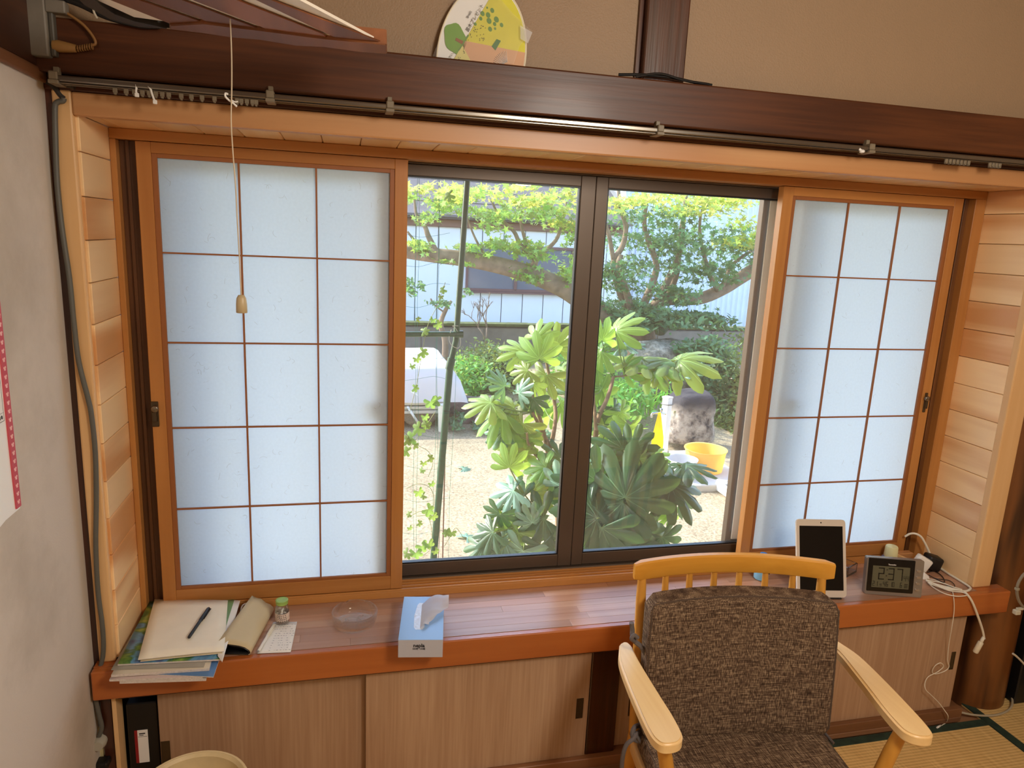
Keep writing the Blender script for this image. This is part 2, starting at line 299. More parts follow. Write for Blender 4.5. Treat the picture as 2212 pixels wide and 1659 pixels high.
def fabric(nm='brown_tweed', seat=0):
    m, n, l, p = newmat(nm); tc = n.new('ShaderNodeTexCoord')
    def nz(s, d=3):
        q = n.new('ShaderNodeMapping'); q.inputs['Scale'].default_value = s; l.new(tc.outputs['Object'], q.inputs['Vector']); t = n.new('ShaderNodeTexNoise'); t.inputs['Scale'].default_value = 1; t.inputs['Detail'].default_value = d; l.new(q.outputs[0], t.inputs['Vector']); return t
    a = nz((560, 560, 40)) if not seat else nz((560, 40, 560)); b = nz((40, 40, 560)) if not seat else nz((40, 560, 40)); x = n.new('ShaderNodeMix'); x.inputs['Factor'].default_value = .45; l.new(a.outputs[0], x.inputs[2]); l.new(b.outputs[0], x.inputs[3])
    r = n.new('ShaderNodeValToRGB'); e = r.color_ramp.elements; e[0].position = .40; e[1].position = .62; e[0].color = (*lin((62, 48, 38)), 1); e[1].color = (*lin((160, 138, 112)), 1)
    em = r.color_ramp.elements.new(.51); em.color = (*lin((104, 84, 68)), 1); l.new(x.outputs[0], r.inputs[0]); l.new(r.outputs[0], p.inputs['Base Color'])
    bp = n.new('ShaderNodeBump'); bp.inputs['Strength'].default_value = .5; bp.inputs['Distance'].default_value = .001; l.new(x.outputs[0], bp.inputs['Height']); l.new(bp.outputs[0], p.inputs['Normal'])
    p.inputs['Roughness'].default_value = .95; p.inputs['Specular IOR Level'].default_value = .1; return m
M_FAB = fabric(); M_FABS = fabric('brown_tweed_seat', 1)
def tatami():
    m, n, l, p = newmat('tatami_rush'); tc = n.new('ShaderNodeTexCoord')
    q = n.new('ShaderNodeMapping'); q.inputs['Scale'].default_value = (260, 9, 9); l.new(tc.outputs['Object'], q.inputs['Vector']); t = n.new('ShaderNodeTexNoise'); t.inputs['Scale'].default_value = 1; t.inputs['Detail'].default_value = 3; l.new(q.outputs[0], t.inputs['Vector'])
    w = n.new('ShaderNodeTexWave'); w.bands_direction = 'Y'; w.inputs['Scale'].default_value = 28; w.inputs['Distortion'].default_value = .3; l.new(tc.outputs['Object'], w.inputs['Vector'])
    w2 = n.new('ShaderNodeTexWave'); w2.bands_direction = 'X'; w2.inputs['Scale'].default_value = 70; w2.inputs['Distortion'].default_value = .4; l.new(tc.outputs['Object'], w2.inputs['Vector'])
    mm = n.new('ShaderNodeMath'); mm.operation = 'MULTIPLY'; l.new(w.outputs[1], mm.inputs[0]); l.new(w2.outputs[1], mm.inputs[1])
    x = n.new('ShaderNodeMix'); x.inputs['Factor'].default_value = .4; l.new(t.outputs[0], x.inputs[2]); l.new(mm.outputs[0], x.inputs[3])
    r = n.new('ShaderNodeValToRGB'); e = r.color_ramp.elements; e[0].position = .2; e[1].position = .62; e[0].color = (*lin((192, 152, 90)), 1); e[1].color = (*lin((248, 214, 146)), 1); l.new(x.outputs[0], r.inputs[0]); l.new(r.outputs[0], p.inputs['Base Color'])
    bp = n.new('ShaderNodeBump'); bp.inputs['Strength'].default_value = .5; bp.inputs['Distance'].default_value = .002; l.new(x.outputs[0], bp.inputs['Height']); l.new(bp.outputs[0], p.inputs['Normal']); p.inputs['Roughness'].default_value = .6; return m
M_TATAMI = tatami(); M_HERI = flat('tatami_border', (38, 56, 44), .8, var=.35, bscale=45)
# ================================================================= room shell
ZC = 0.475          # counter top
def struct(name, bm, m): return obj(name, bm, m, kind='structure')
b = BM(); box(b, -.26, 3.7, -3.9, .0, -.06, -.012)
floor = struct('floor', b, M_SILLW)
def mat_piece(x0, x1, y0, y1):
    b = BM(); box(b, x0, x1, y0, y1, -.012, 0, .003)
    t = obj('tatami_mat', b, M_TATAMI, floor)
    for ya, yb in ((y0, y0+.03), (y1-.03, y1)):
        b = BM(); box(b, x0, x1, ya, yb, -.004, .0016, .001); obj('border', b, M_HERI, t)
    return t
def mat_piece_y(x0, x1, y0, y1):
    b = BM(); box(b, x0, x1, y0, y1, -.012, 0, .003)
    t = obj('tatami_mat', b, M_TATAMI, floor)
    for xa, xb in ((x0, x0+.03), (x1-.03, x1)):
        b = BM(); box(b, xa, xb, y0, y1, -.004, .0016, .001); obj('border', b, M_HERI, t)
    return t
mat_piece(.735, 2.515, -1.13, -.245); mat_piece_y(2.517, 3.45, -1.13, -.16); mat_piece(-.145, .733, -1.13, -.245)
for k in range(3):
    mat_piece(-.145, 1.65, -2.02-.89*k, -1.132-.89*k); mat_piece(1.652, 3.45, -2.02-.89*k, -1.132-.89*k)
b = BM(); box(b, 2.515, 2.517+.03, -1.13, -.245, -.004, .0015); obj('border', b, M_HERI, floor)
b = BM(); box(b, -.26, -.155, -3.9, -.2, -.02, 2.45); wall_left = struct('wall_left', b, M_WALL_L)
b = BM(); box(b, 3.5, 3.6, -3.9, .2, -.02, 2.45); struct('wall_right', b, M_WALL_R)
b = BM(); box(b, -.26, 3.6, -3.95, -3.85, -.02, 2.45); struct('wall_front', b, M_WALL_R)
b = BM(); box(b, -.26, 3.6, -3.9, .2, 2.43, 2.5); struct('ceiling', b, M_CEIL)
b = BM(); box(b, -.26, 3.6, -.197, .16, 1.80, 2.43); struct('wall_back', b, M_WALL_B)
b = BM(); box(b, 2.74, 3.5, -.15, .16, -.02, 1.80); struct('wall_back_right', b, M_WALL_R)
b = BM(); box(b, -.26, -.16, -.2, .16, -.45, 1.80); box(b, 2.5, 2.74, .01, .16, -.45, 1.80); struct('wall_corner', b, M_DARK_Z)
# wall below and around the window, on the garden side
b = BM(); box(b, -4.5, -.26, .0, .16, -.45, 2.5); box(b, 3.6, 7, .0, .16, -.45, 2.5); box(b, -.26, 2.75, .06, .16, -.45, .47); struct('wall_garden_side', b, M_WALL_R)
b = BM(); box(b, -.16, 2.5, -.19, .16, 1.735, 1.80); struct('wall_bay_top', b, M_DARK_X)
b = BM(); box(b, -4.5, 7, .16, 1.5, 2.25, 2.33); struct('wall_unseen_eave', b, M_DARK_X)  # unseen eave, its depth set to keep the sun off the window
# dark posts and beams
def beam(name, x0, x1, y0, y1, z0, z1, m, bev=.004):
    b = BM(); box(b, x0, x1, y0, y1, z0, z1, bev, 2); return struct(name, b, m)
beam('trim_1', -.162, -.138, -.206, -.17, 0, 1.79, M_DARK_Z)                   # corner post
beam('trim_2', -.155, 3.5, -.252, -.233, 1.792, 1.893, M_DARK_X)               # long beam over the window
beam('trim_3', -.155, 2.8, -.213, -.16, 1.764, 1.7925, M_DARK_X)               # lintel behind the curtain rail
beam('trim_4', 1.124, 1.232, -.225, -.19, 1.893, 2.43, M_DARK_Z)               # short post above the beam
beam('trim_5', 1.112, 1.124, -.205, -.19, 1.893, 2.43, M_DARK_Z, .001)
beam('trim_6', -.155, -.1485, -3.85, -.25, 1.80, 2.1, M_DARK_Y)                  # beam on the left wall
beam('trim_7', -.155, -.146, -3.85, -.213, 1.775, 1.80, wood('left_picture_rail', (128, 84, 52), (92, 56, 32), 'y', rough=.5))
beam('trim_8', -.141, -.105, -.215, -.19, ZC, 1.766, M_CASE_Z)                 # light casing, left
beam('trim_9', 2.402, 2.472, -.217, -.19, ZC, 1.766, M_CASE_Z)                 # light casing, right
beam('trim_10', -.105, 2.402, -.215, -.19, 1.718, 1.764, M_CASE_X)             # light casing, head
beam('trim_11', 1.11, 1.2, -.225, -.15, 0, .40, M_DARK_Z)                      # dark post between the doors
b = BM(); tube(b, [(2.605, -.105, -.01), (2.605, -.105, .6), (2.61, -.105, 1.2), (2.615, -.105, 1.8)], [.105, .104, .104, .104], 40)
smooth(struct('trim_12', b, M_LOG))
# bay lining: every plank is its own piece, joints stay open
PH = .0906
wbl = beam('wall_bay_left', -.160, -.112, -.19, .05, ZC, 1.75, M_CASE_Z, 0)
wbr = beam('wall_bay_right', 2.416, 2.46, -.19, .05, ZC, 1.75, M_CASE_Z, 0)
wbc = beam('ceiling_bay', -.11, 2.41, -.19, .05, 1.732, 1.738, M_CASE_X, 0)
def plank_run(parent, z0, x0, x1, top):
    z = z0
    while z > ZC: z -= PH
    first = None
    while z < top:
        a = max(z, ZC); c = min(z + PH, top)
        if c - a > .01:
            b = BM(); box(b, x0, x1, -.2, .01, a+.0008, c-.0008, .0016)
            obj('plank', b, M_PLANK_Y, parent)
        z += PH
plank_run(wbl, 1.5581, -.112, -.0988, 1.724)
plank_run(wbr, 1.6524, 2.4024, 2.416, 1.724)
x = -.0988 + .028
xs = [-.0988]
while x < 2.402: xs.append(x); x += .0906
xs.append(2.402)
for a, c in zip(xs[:-1], xs[1:]):
    b = BM(); box(b, a+.0008, c-.0008, -.2, .01, 1.7225, 1.733, .0016); obj('plank', b, M_PLANK_C, wbc)
# amber inner frame with tracks
b = BM(); box(b, -.0985, 2.402, -.012, .045, 1.698, 1.7222, .0015); fr = struct('trim_13', b, M_ORG_X)
b = BM(); box(b, -.0985, -.085, -.012, .045, ZC, 1.698, .0015); obj('jamb', b, M_ORG_Z, fr)
b = BM(); box(b, 2.362, 2.402, -.012, .045, ZC, 1.698, .0015); obj('jamb', b, M_ORG_Z, fr)
b = BM(); box(b, -.085, -.047, .014, .05, .5, 1.698, .001); box(b, -.07, -.062, .006, .014, .5, 1.698, .001); obj('track_lining', b, wood('track_dark', (104, 64, 32), (78, 46, 22), 'z'), fr)
b = BM(); box(b, 2.318, 2.362, .014, .05, .5, 1.698, .001); box(b, 2.338, 2.346, .006, .014, .5, 1.698, .001); obj('track_lining', b, wood('track_dark2', (124, 78, 40), (92, 56, 28), 'z'), fr)
b = BM(); box(b, -.085, 2.362, -.010, .046, ZC, .495, .001)
for ya in (-.010, .008, .026, .042): box(b, -.085, 2.362, ya, ya+.006, .495, .501, .0008)
obj('sill', b, M_ORG_X, fr)
# ================================================================= aluminium window
WX0, WX1 = -.05, 2.36
b = BM(); box(b, WX0, WX1, .05, .13, 1.694, 1.735, .002); box(b, WX0, WX1, .05, .13, .47, .502, .002)
box(b, WX0, WX0+.02, .05, .13, .5, 1.70, .002); box(b, WX1-.02, WX1, .05, .13, .5, 1.70, .002)
box(b, WX0, WX1, .094, .097, .502, .512, .0005)
win = struct('window_1', b, M_ALU)
def sash(x0, x1, y, sl, sr, zb=.5465, zt=1.660):
    b = BM(); T = .026
    box(b, x0, x0+sl, y, y+T, .504, 1.694, .0015); box(b, x1-sr, x1, y, y+T, .504, 1.694, .0015)
    box(b, x0+sl, x1-sr, y+.001, y+T, .504, zb-.004, .0015); box(b, x0+sl, x1-sr, y+.001, y+T, zt+.004, 1.694, .0015)
    s = obj('sash', b, M_ALU, win)
    b = BM(); g0, g1 = x0+sl, x1-sr
    box(b, g0, g0+.004, y+.004, y+.02, zb, zt); box(b, g1-.004, g1, y+.004, y+.02, zb, zt); box(b, g0, g1, y+.004, y+.02, zb-.005, zb); box(b, g0, g1, y+.004, y+.02, zt, zt+.005)
    obj('gasket', b, M_GASK, s)
    b = BM(); box(b, g0+.002, g1-.002, y+.011, y+.014, zb-.002, zt+.002); obj('glass_pane', b, M_GLASSP, s)
    return s
sA = sash(-.03, .572, .097, .04, .045); sB = sash(.528, 1.1285, .062, .045, .044)
sC = sash(1.1295, 1.795, .062, .036, .030); sD = sash(1.688, 2.34, .097, .020, .04)
b = BM(); box(b, 1.7065, 1.7445, .0905, .0945, .5465, 1.66, .001); obj('weather_strip', b, flat('cream_strip', (250, 244, 230), .6), win)
for px, py, X in ((793, 868, None), (1694, 862, None)):
    p = at(px, py, .055); b = BM(); box(b, p.x-.012, p.x+.010, .034, .060, p.z-.022, p.z+.022, .002); box(b, p.x-.012, p.x+.016, .03, .036, p.z+.006, p.z+.014, .002); obj('crescent_lock', b, M_METALD, win)
b = BM()
for x_ in (.118, .318): box(b, x_-.007, x_+.007, .088, .096, .51, 1.69, .001)
obj('shadow_bar', b, M_ALU, win)  # bars added to throw the faint upright lines on the left paper
b = BM(); box(b, .508, .560, .024, .041, .503, 1.697, .001); obj('rear_stile', b, M_ORG_Z, fr)
b = BM(); box(b, 1.742, 1.768, .024, .041, .503, 1.697, .001); obj('rear_stile', b, M_ORG_Z, fr)
# ================================================================= shoji screens
CW, CH = .18260, .2223
def shoji(x0, label, latch_left):
    ZB, ZT = .55, .55+5*CH; x1 = x0+3*CW
    t = thing('shoji_screen', (x0+1.5*CW, 0, .502), label, 'screen', 'paper sliding screens in front of the window')
    sl = .033; y0, y1 = -.006, .022
    for a, c in ((x0-.012-sl, x0-.012), (x1+.012, x1+.012+sl)):
        b = BM(); box(b, a, c, y0, y1, .502, 1.697, .0012); obj('stile', b, M_ORG_Z, t)
    b = BM(); box(b, x0-.012, x1+.012, y0+.0005, y1, .502, ZB-.008, .001); obj('bottom_rail', b, M_ORG_X, t)
    b = BM(); box(b, x0-.012, x1+.012, y0+.0005, y1, ZT+.010, 1.697, .001); obj('top_rail', b, M_ORG_X, t)
    b = BM()
    box(b, x0-.012, x0, -.0025, .006, ZB-.008, ZT+.010, .0006); box(b, x1, x1+.012, -.0025, .006, ZB-.008, ZT+.010, .0006)
    box(b, x0, x1, -.0025, .006, ZB-.008, ZB, .0006); box(b, x0, x1, -.0025, .006, ZT, ZT+.010, .0006); obj('inner_frame', b, M_KUMI, t)
    for k in (1, 2):
        b = BM(); box(b, x0+k*CW-.0022, x0+k*CW+.0022, -.004, .003, ZB, ZT, .0004); obj('lattice_bar', b, M_KUMI, t)
    for k in (1, 2, 3, 4):
        b = BM(); box(b, x0, x1, -.0035, .003, ZB+k*CH-.0020, ZB+k*CH+.0020, .0004); obj('lattice_bar', b, M_KUMI, t)
    b = BM(); vs = [b.verts.new(v) for v in ((x0-.003, .0045, ZB-.003), (x1+.003, .0045, ZB-.003), (x1+.003, .0045, ZT+.003), (x0-.003, .0045, ZT+.003))]; b.faces.new(vs); obj('paper', b, M_SHOJI, t)
    rnd = random.Random(int(x0*10)+2); b = BM()
    for i in range(3):
        for j in range(5):
            for _ in range(9 if latch_left else 3):
                cx_, cz_ = x0+CW*(i+rnd.uniform(.06, .94)), ZB+CH*(j+rnd.uniform(.08, .92)); a = rnd.uniform(0, 6.28); kk = rnd.uniform(-220, 220); L = rnd.uniform(.006, .022); P = []; px_, pz_ = cx_, cz_
                for s_ in range(7): P.append((px_, .0038, pz_)); px_ += math.cos(a)*L/6; pz_ += math.sin(a)*L/6; a += kk*L/6
                tube(b, P, .00022, 3, False)
    obj('paper_fibres', b, flat('fibre', (150, 150, 144), .8), t, kind='stuff')
    # latch
    s = -1 if latch_left else 1; xc = (x0-.012-sl*.75) if latch_left else (x1+.012+sl*.45); zc = at(313, 893, -.01).z if latch_left else at(2012, 868, -.01).z
    b = BM(); w = .009 if latch_left else .005
    box(b, xc-w, xc+w, -.010, -.005, zc-.036, zc+.030, .0015)
    box(b, xc-w*.2-.004, xc+w*.2+.004, -.016, -.009, zc-.022, zc+.004, .001); lt = obj('latch', b, M_METALD, t)
    b = BM(); lathe(b, [(0, 0), (.0075, 0), (.009, .003), (.009, .008), (.007, .010), (0, .010)], 20, (xc+s*-.002, -.009, zc+.012), Matrix.Rotation(math.radians(90), 3, 'X')); obj('latch_knob', b, M_METAL, lt)
    return t
shoji(0, 'wide paper shoji screen left of the clear window, its latch on its left stile', True)
shoji(1.729, 'paper shoji screen right of the clear window, behind the tablet', False)
# ================================================================= curtain rail
t = thing('curtain_rail', (1.1, -.26, 1.76), 'old double metal curtain rail running along the dark beam', 'curtain rail')
def railbox(y, z, nm):
    b = BM(); box(b, -.115, 2.78, y-.006, y+.006, z-.004, z+.008, .003, 2); box(b, -.115, 2.78, y-.003, y+.003, z-.007, z-.004, .001); return obj(nm, b, M_METAL, t)
railbox(-.272, 1.775, 'rail'); railbox(-.247, 1.776, 'rail')
for px in (842, 1420, 1870, 125, 575):
    p = at(px, 829.5, -.26).x if px > 700 else at(px, 200, -.26).x
    p = {842: .530, 1420: 1.158, 1870: 1.74, 125: -.113, 575: .285}[px]
    b = BM(); box(b, p-.009, p+.009, -.283, -.238, 1.766, 1.773, .001); box(b, p-.008, p+.008, -.282, -.256, 1.773, 1.789, .002); box(b, p-.005, p+.005, -.262, -.248, 1.785, 1.80, .001); obj('bracket', b, M_RUN, t)
rx = [248, 272, 290, 307, 322, 336, 350, 364, 391, 413, 436, 463, 512, 521, 533, 545, 553]
rx2 = [2042, 2050, 2058, 2066, 2074, 2082, 2090, 2136, 2143, 2150, 2157]
rb = BM(); box(rb, -.0042, .0042, -.003, .003, -.009, .001, .0012)
box(rb, -.0022, .0022, -.0045, .0045, -.012, -.008, .001); proto = None
for px in rx+rx2:
    p = at(px, 190+.095*(px-260), -.272)
    if proto is None: bmesh.ops.translate(rb, verts=rb.verts, vec=(p.x, -.272, 1.768)); proto = obj('runner', rb, M_RUN, t); px0 = p.x
    else: dup(proto, dv=(p.x-px0, 0, 0))
def hook(px, py, pts, label):
    p = at(px, py, -.276); b = BM(); tube(b, spline([p + Vector((x*.001, 0, z*.001)) for x, z in pts], 5), .0021, 8); box(b, p.x+pts[-1][0]*.001-.004, p.x+pts[-1][0]*.001+.004, p.y-.002, p.y+.002, p.z+pts[-1][1]*.001-.006, p.z+pts[-1][1]*.001+.002, .001)
    return props(smooth(obj('curtain_hook', b, M_WHITEP)), label, 'hook', 'white curtain hooks on the rail')
hook(293, 183, [(0, 0), (1, -6), (0, -12), (1, -17)], 'small white hook hanging straight from the curtain rail, nearest the corner')
hook(320, 187, [(0, 0), (4, -4), (6, -12), (9, -22), (11, -26)], 'longer slanting white hook on the curtain rail, beside the small straight one')
b = BM(); p = at(1862, 327, -.276); lathe(b, [(0, -.005), (.006, -.003), (.007, .001), (.004, .004), (0, .005)], 14, p); tube(b, [p, p+Vector((-.010, 0, .006))], .003, 8)
props(smooth(obj('cord_end', b, M_WHITEP)), 'broken white plastic tip on the right part of the curtain rail', 'hook')
# ================================================================= lamp with pull cord
ZL = 1.84
def lz(px, py, z=ZL): return atz(px, py, z)
t = thing('pendant_lamp', lz(480, 20) + Vector((0, -.1, .02)), 'old wooden slatted ceiling lamp with white diffuser hanging in the upper left corner', 'lamp')
def slat(px4, z0, z1, nm, m):
    b = BM(); prism(b, [(lz(*q).x, lz(*q).y) for q in px4], z0, z1, bev=.0015); return obj(nm, b, m, t)
slat([(822, 90), (584, 0), (505, -30), (470, -30), (555, 0), (772, 105)], ZL, ZL+.0025, 'slat', M_LAMPW)
slat([(712, 86), (700, 74), (510, 0), (435, -30), (335, -30), (415, 0), (566, 58), (600, 80)], ZL, ZL+.0025, 'slat', M_LAMPW)
slat([(560, 62), (392, 0), (310, -30), (225, -30), (315, 0), (438, 42), (470, 62)], ZL, ZL+.0025, 'slat', M_LAMPW)
slat([(450, 52), (299, 0), (215, -30), (150, -30), (240, 0), (367, 52)], ZL, ZL+.0025, 'slat', M_LAMPW)
slat([(835, 92), (836, 112), (780, 108), (700, 96), (640, 94), (560, 80), (500, 76), (440, 66), (366, 58), (367, 50), (438, 46), (566, 62), (700, 80), (770, 86)], ZL-.004, ZL+.022, 'rim', M_LAMPW)
slat([(366, 60), (340, 54), (290, 44), (245, 28), (212, 6), (190, -20), (150, -24), (180, 8), (235, 38), (300, 56)], ZL-.002, ZL+.02, 'rim', flat('lamp_dark_rim', (30, 24, 20), .5))
b = BM(); prism(b, [(lz(*q).x, lz(*q).y) for q in [(820, 96), (560, 74), (380, 54), (290, 42), (215, 8), (120, -30), (250, -60), (560, -40)]], ZL+.0035, ZL+.008)
obj('diffuser', b, flat('milk_acrylic', (240, 232, 218), .35), t)
b = BM(); prism(b, [(lz(*q).x, lz(*q).y) for q in [(357, 56), (300, 45), (255, 28), (215, 5), (190, -10), (222, -12), (300, 22)]], ZL+.006, ZL+.02, bev=.004); obj('diffuser_edge', b, flat('milk_acrylic_edge', (206, 194, 172), .35), t)
b = BM(); c0 = lz(400, -60); tube(b, [(c0.x, c0.y, ZL+.03), (c0.x, c0.y, 2.43)], .006, 10); obj('hanging_rod', b, M_BLACK, t)
# pull cord hangs plumb
YC = -.59; top = at(497, 40, YC); 
pts = [at(x, y, YC) for x, y in [(497, 40), (498, 75), (500, 130), (501, 200), (500, 262), (503, 330), (508, 400), (512, 470), (517, 540), (520, 600), (521, 642)]]
for i, p in enumerate(pts): p.y += .004*math.sin(i*1.3)
t2 = thing('pull_cord', pts[-1], 'thin beige pull cord with a small plastic bell, hanging before the left screen', 'cord')
b = BM(); tube(b, spline(pts, 4), .0011, 6); obj('string', b, flat('cord_beige', (206, 190, 164), .7), t2)
b = BM(); lathe(b, [(0, .012), (.005, .0115), (.0082, .006), (.0092, -.004), (.0095, -.019), (.0085, -.0195), (0, -.017)], 20, pts[-1]+Vector((0, 0, -.008))); obj('bell', b, flat('bell_beige', (186, 168, 132), .4), t2)
b = BM(); p = at(500, 214, YC)
tube(b, spline([p+Vector((x*.001, 0, z*.001)) for x, z in [(-5, 7), (-9, 8), (-9, 3), (-4, -2), (2, -6), (8, -11)]], 5), .0016, 8); tube(b, spline([p+Vector((x*.001, 0, z*.001)) for x, z in [(-1, -1), (5, -4), (10, -3)]], 4), .0013, 6)
obj('hook', b, M_WHITEP, t2)
# ================================================================= uchiwa fan on the beam
TP = Vector((.755, -.2215, 1.893)); tilt = math.radians(0); lean = Matrix.Rotation(math.radians(-6), 3, 'X')
FR = Matrix.Rotation(math.radians(24), 3, 'Y')
fc = Vector((.737, -.2165, 1.912)); ex = (1, 0, 0); 
t = thing('paper_fan', (.735, -.225, 1.893), 'oval paper fan printed with green tree and yellow panel, behind the long beam', 'fan')
def F3(u, v, d=0): return Vector((fc.x+u, fc.y+.05*v-d, fc.z+v))
R0 = .101
def circ(n=64, rx=R0, rz=None):
    rz = rx*1.5; return [(rx*math.cos(2*math.pi*k/n)+.10*rz*math.sin(2*math.pi*k/n), rz*math.sin(2*math.pi*k/n)) for k in range(n)]
def sheet(poly, d, nm, m, parent=t, th=.0006):
    b = BM(); a = [b.verts.new(F3(u, v, d)) for u, v in poly]; c = [b.verts.new(F3(u, v, d-th)) for u, v in poly]; n = len(poly)
    b.faces.new(a); b.faces.new(c[::-1])
    for i in range(n): b.faces.new((a[i], a[(i+1) % n], c[(i+1) % n], c[i]))
    return obj(nm, b, m, parent)
def clip0(P): return [q for q in P if q[1] > -.095]
def clip(poly, n, c0):
    """keep the side u*n0+v*n1 <= c0 of a convex polygon"""
    out = []
    for i in range(len(poly)):
        p, q = poly[i], poly[(i+1) % len(poly)]; dp = p[0]*n[0]+p[1]*n[1]-c0; dq = q[0]*n[0]+q[1]*n[1]-c0
        if dp <= 0: out.append(p)
        if dp*dq < 0: s = dp/(dp-dq); out.append((p[0]+(q[0]-p[0])*s, p[1]+(q[1]-p[1])*s))
    return out
disc = sheet(clip0(circ()), 0, 'fan_sheet', M_PAPERW, th=.0012)
b = BM(); pts = [F3(u, v, -.0005) for u, v in circ(96) if v > -.095]; kk = [i for i in range(len(pts)-1) if (pts[i+1]-pts[i]).length > .03]; pts = pts[kk[0]+1:]+pts[:kk[0]+1] if kk else pts; tube(b, pts, .0018, 8); obj('rim', b, flat('cream_rim', (232, 222, 196), .5), t)
b = BM(); obox(b, F3(-.01, -.088, -.001), .012, .003, .02, Matrix.Rotation(math.radians(-25), 3, 'Y'), .001); obj('handle', b, flat('cream_rim2', (228, 220, 200), .5), t)
def fp(px, py): p = at(px, py, -.222); return (p.x-fc.x, p.z-fc.z)
a = fp(1054, 3); c = fp(984, 122); d = (c[0]-a[0], c[1]-a[1]); nrm = (-d[1], d[0]); ln = math.hypot(*nrm); nrm = (nrm[0]/ln, nrm[1]/ln)
if nrm[0] < 0: nrm = (-nrm[0], -nrm[1])
cc = a[0]*nrm[0]+a[1]*nrm[1]; ins = clip0(circ(64, R0*.975))
yel = clip(ins, (-nrm[0], -nrm[1]), -cc); sheet(yel, .0012, 'yellow_panel', flat('yellow_print', (214, 208, 62), .6, var=.08, bscale=14))
s1 = fp(1001, 86); s2 = fp(1052, 94); s3 = fp(1107, 107); n2 = (-(s3[1]-s1[1]), s3[0]-s1[0]); l2 = math.hypot(*n2); n2 = (n2[0]/l2, n2[1]/l2); c2 = s1[0]*n2[0]+s1[1]*n2[1]
pink = clip(clip(yel, n2, c2), (nrm[0]*-1, nrm[1]*-1), -cc); sheet(pink, .0018, 'pink_panel', flat('pink_print', (212, 164, 126), .6))
w1, w2 = fp(1001, 100), fp(1020, 136); n3 = (-(w2[1]-w1[1]), w2[0]-w1[0]); 
if n3[0] < 0: n3 = (-n3[0], -n3[1])
tri = clip(pink, n3, w1[0]*n3[0]+w1[1]*n3[1])
if len(tri) > 2: sheet(tri, .0022, 'pale_panel', flat('pale_print', (216, 208, 130), .6))
def blob(px, py, rpx, sx, sy, wob, m, nm, d, rot=0, seed=1):
    rnd = random.Random(seed); P = []; r = rpx/1515*1.78
    for k in range(28):
        an = 2*math.pi*k/28; rr = r*(1+wob*math.sin(5*an+seed)); x, y = rr*math.cos(an)*sx, rr*math.sin(an)*sy
        c0 = fp(px, py); P.append((c0[0]+x*math.cos(rot)-y*math.sin(rot), c0[1]+x*math.sin(rot)+y*math.cos(rot)))
    return sheet(P, d, nm, m)
G1 = flat('tree_green', (108, 158, 52), .6); INKD = flat('print_dark', (56, 60, 34), .6); G2 = flat('print_leaf_green', (96, 142, 60), .6)
blob(984, 82, 25, .82, 1.12, .06, G1, 'printed_tree', .0018, .3, 3)
sheet([fp(986, 80), fp(1002, 88), fp(999, 95), fp(984, 86)], .0024, 'printed_trunk', flat('trunk_print', (140, 84, 44), .6))
sheet([fp(1012, 73), fp(1014, 76), fp(993, 108), fp(989, 109)], .0024, 'printed_ground', G2)
for i, (x, y, r) in enumerate([(1044, 27, 4.5), (1056, 30, 5), (1065, 20, 4.5), (1040, 38, 3.5), (1058, 43, 5.5), (1074, 40, 5.5), (1070, 50, 3.8), (1085, 52, 4), (1060, 61, 4.5), (1028, 50, 3), (1071, 60, 2.5), (1054, 14, 2)]):
    blob(x, y, r, .8, 1, 0, G2, 'printed_leaf', .0020, .5)
b = BM(); rnd = random.Random(4)
for k in range(60):
    x = rnd.uniform(1002, 1050); y = rnd.uniform(52, 88) if k < 40 else rnd.uniform(104, 128)
    if k >= 40: x = rnd.uniform(985, 1004)
    u, v = fp(x, y)
    if nrm[0]*u+nrm[1]*v < cc+.003: continue
    q = F3(u, v, .0030); box(b, q.x-.0007, q.x+.0007, q.y-.0002, q.y+.0002, q.z-.0007, q.z+.0007)
obj('printed_dots', b, INKD, t, kind='stuff')
sheet([fp(1074, 83), fp(1083, 87), fp(1071, 108), fp(1063, 99)], .0024, 'printed_flag', flat('flag_green', (64, 120, 62), .6))
b = BM()
for k in range(16):
    an = math.radians(100+k*6.5); c0 = fp(1098, 146); u0, v0 = c0[0]+.012*math.cos(an), c0[1]+.012*math.sin(an); u1, v1 = c0[0]+.036*math.cos(an), c0[1]+.036*math.sin(an)
    if math.hypot(u1-.1*v1, v1/1.5) < R0*.96: tube(b, [F3(u0, v0, .0030), F3(u1, v1, .0030)], .0005, 4)
obj('fan_ribs', b, M_PAPERW, t, kind='stuff')
dv = Vector((-d[0], 0, -d[1])).normalized(); 
def on_fan(s, px, py, size, nm):
    u, v = fp(px, py); o = F3(u, v, .0032); X = dv; Z = Vector((0, -1, 0)); Yv = Z.cross(X)
    return obj(nm, textbm(s, size, basis(o, X, Yv, Z), .0002), M_INK, t, recalc=False)
on_fan('苗木プレゼント', 1027, 37, .0098, 'lettering'); on_fan('第48回', 1015, 30, .0058, 'lettering'); on_fan('さい。', 976, 118, .0065, 'lettering')
bagp = [fp(*q) for q in [(934, 122), (945, 95), (970, 30), (985, -12), (1075, -12), (1108, 28), (1150, 68), (1122, 100), (1110, 138), (1000, 134)]]
b = BM(); f = [b.verts.new(F3(u, v, .008)) for u, v in bagp]; b.faces.new(f); obj('clear_bag', b, thinglass('bag_film', (.96, .96, .96), .15, film=.05), t)
b = BM(); f = [b.verts.new(F3(*fp(*q), .009)) for q in [(1124, 55), (1150, 70), (1140, 94), (1124, 84)]]; b.faces.new(f); obj('bag_flap', b, thinglass('bag_flap', (.9, .9, .9), .2, film=.35), t)
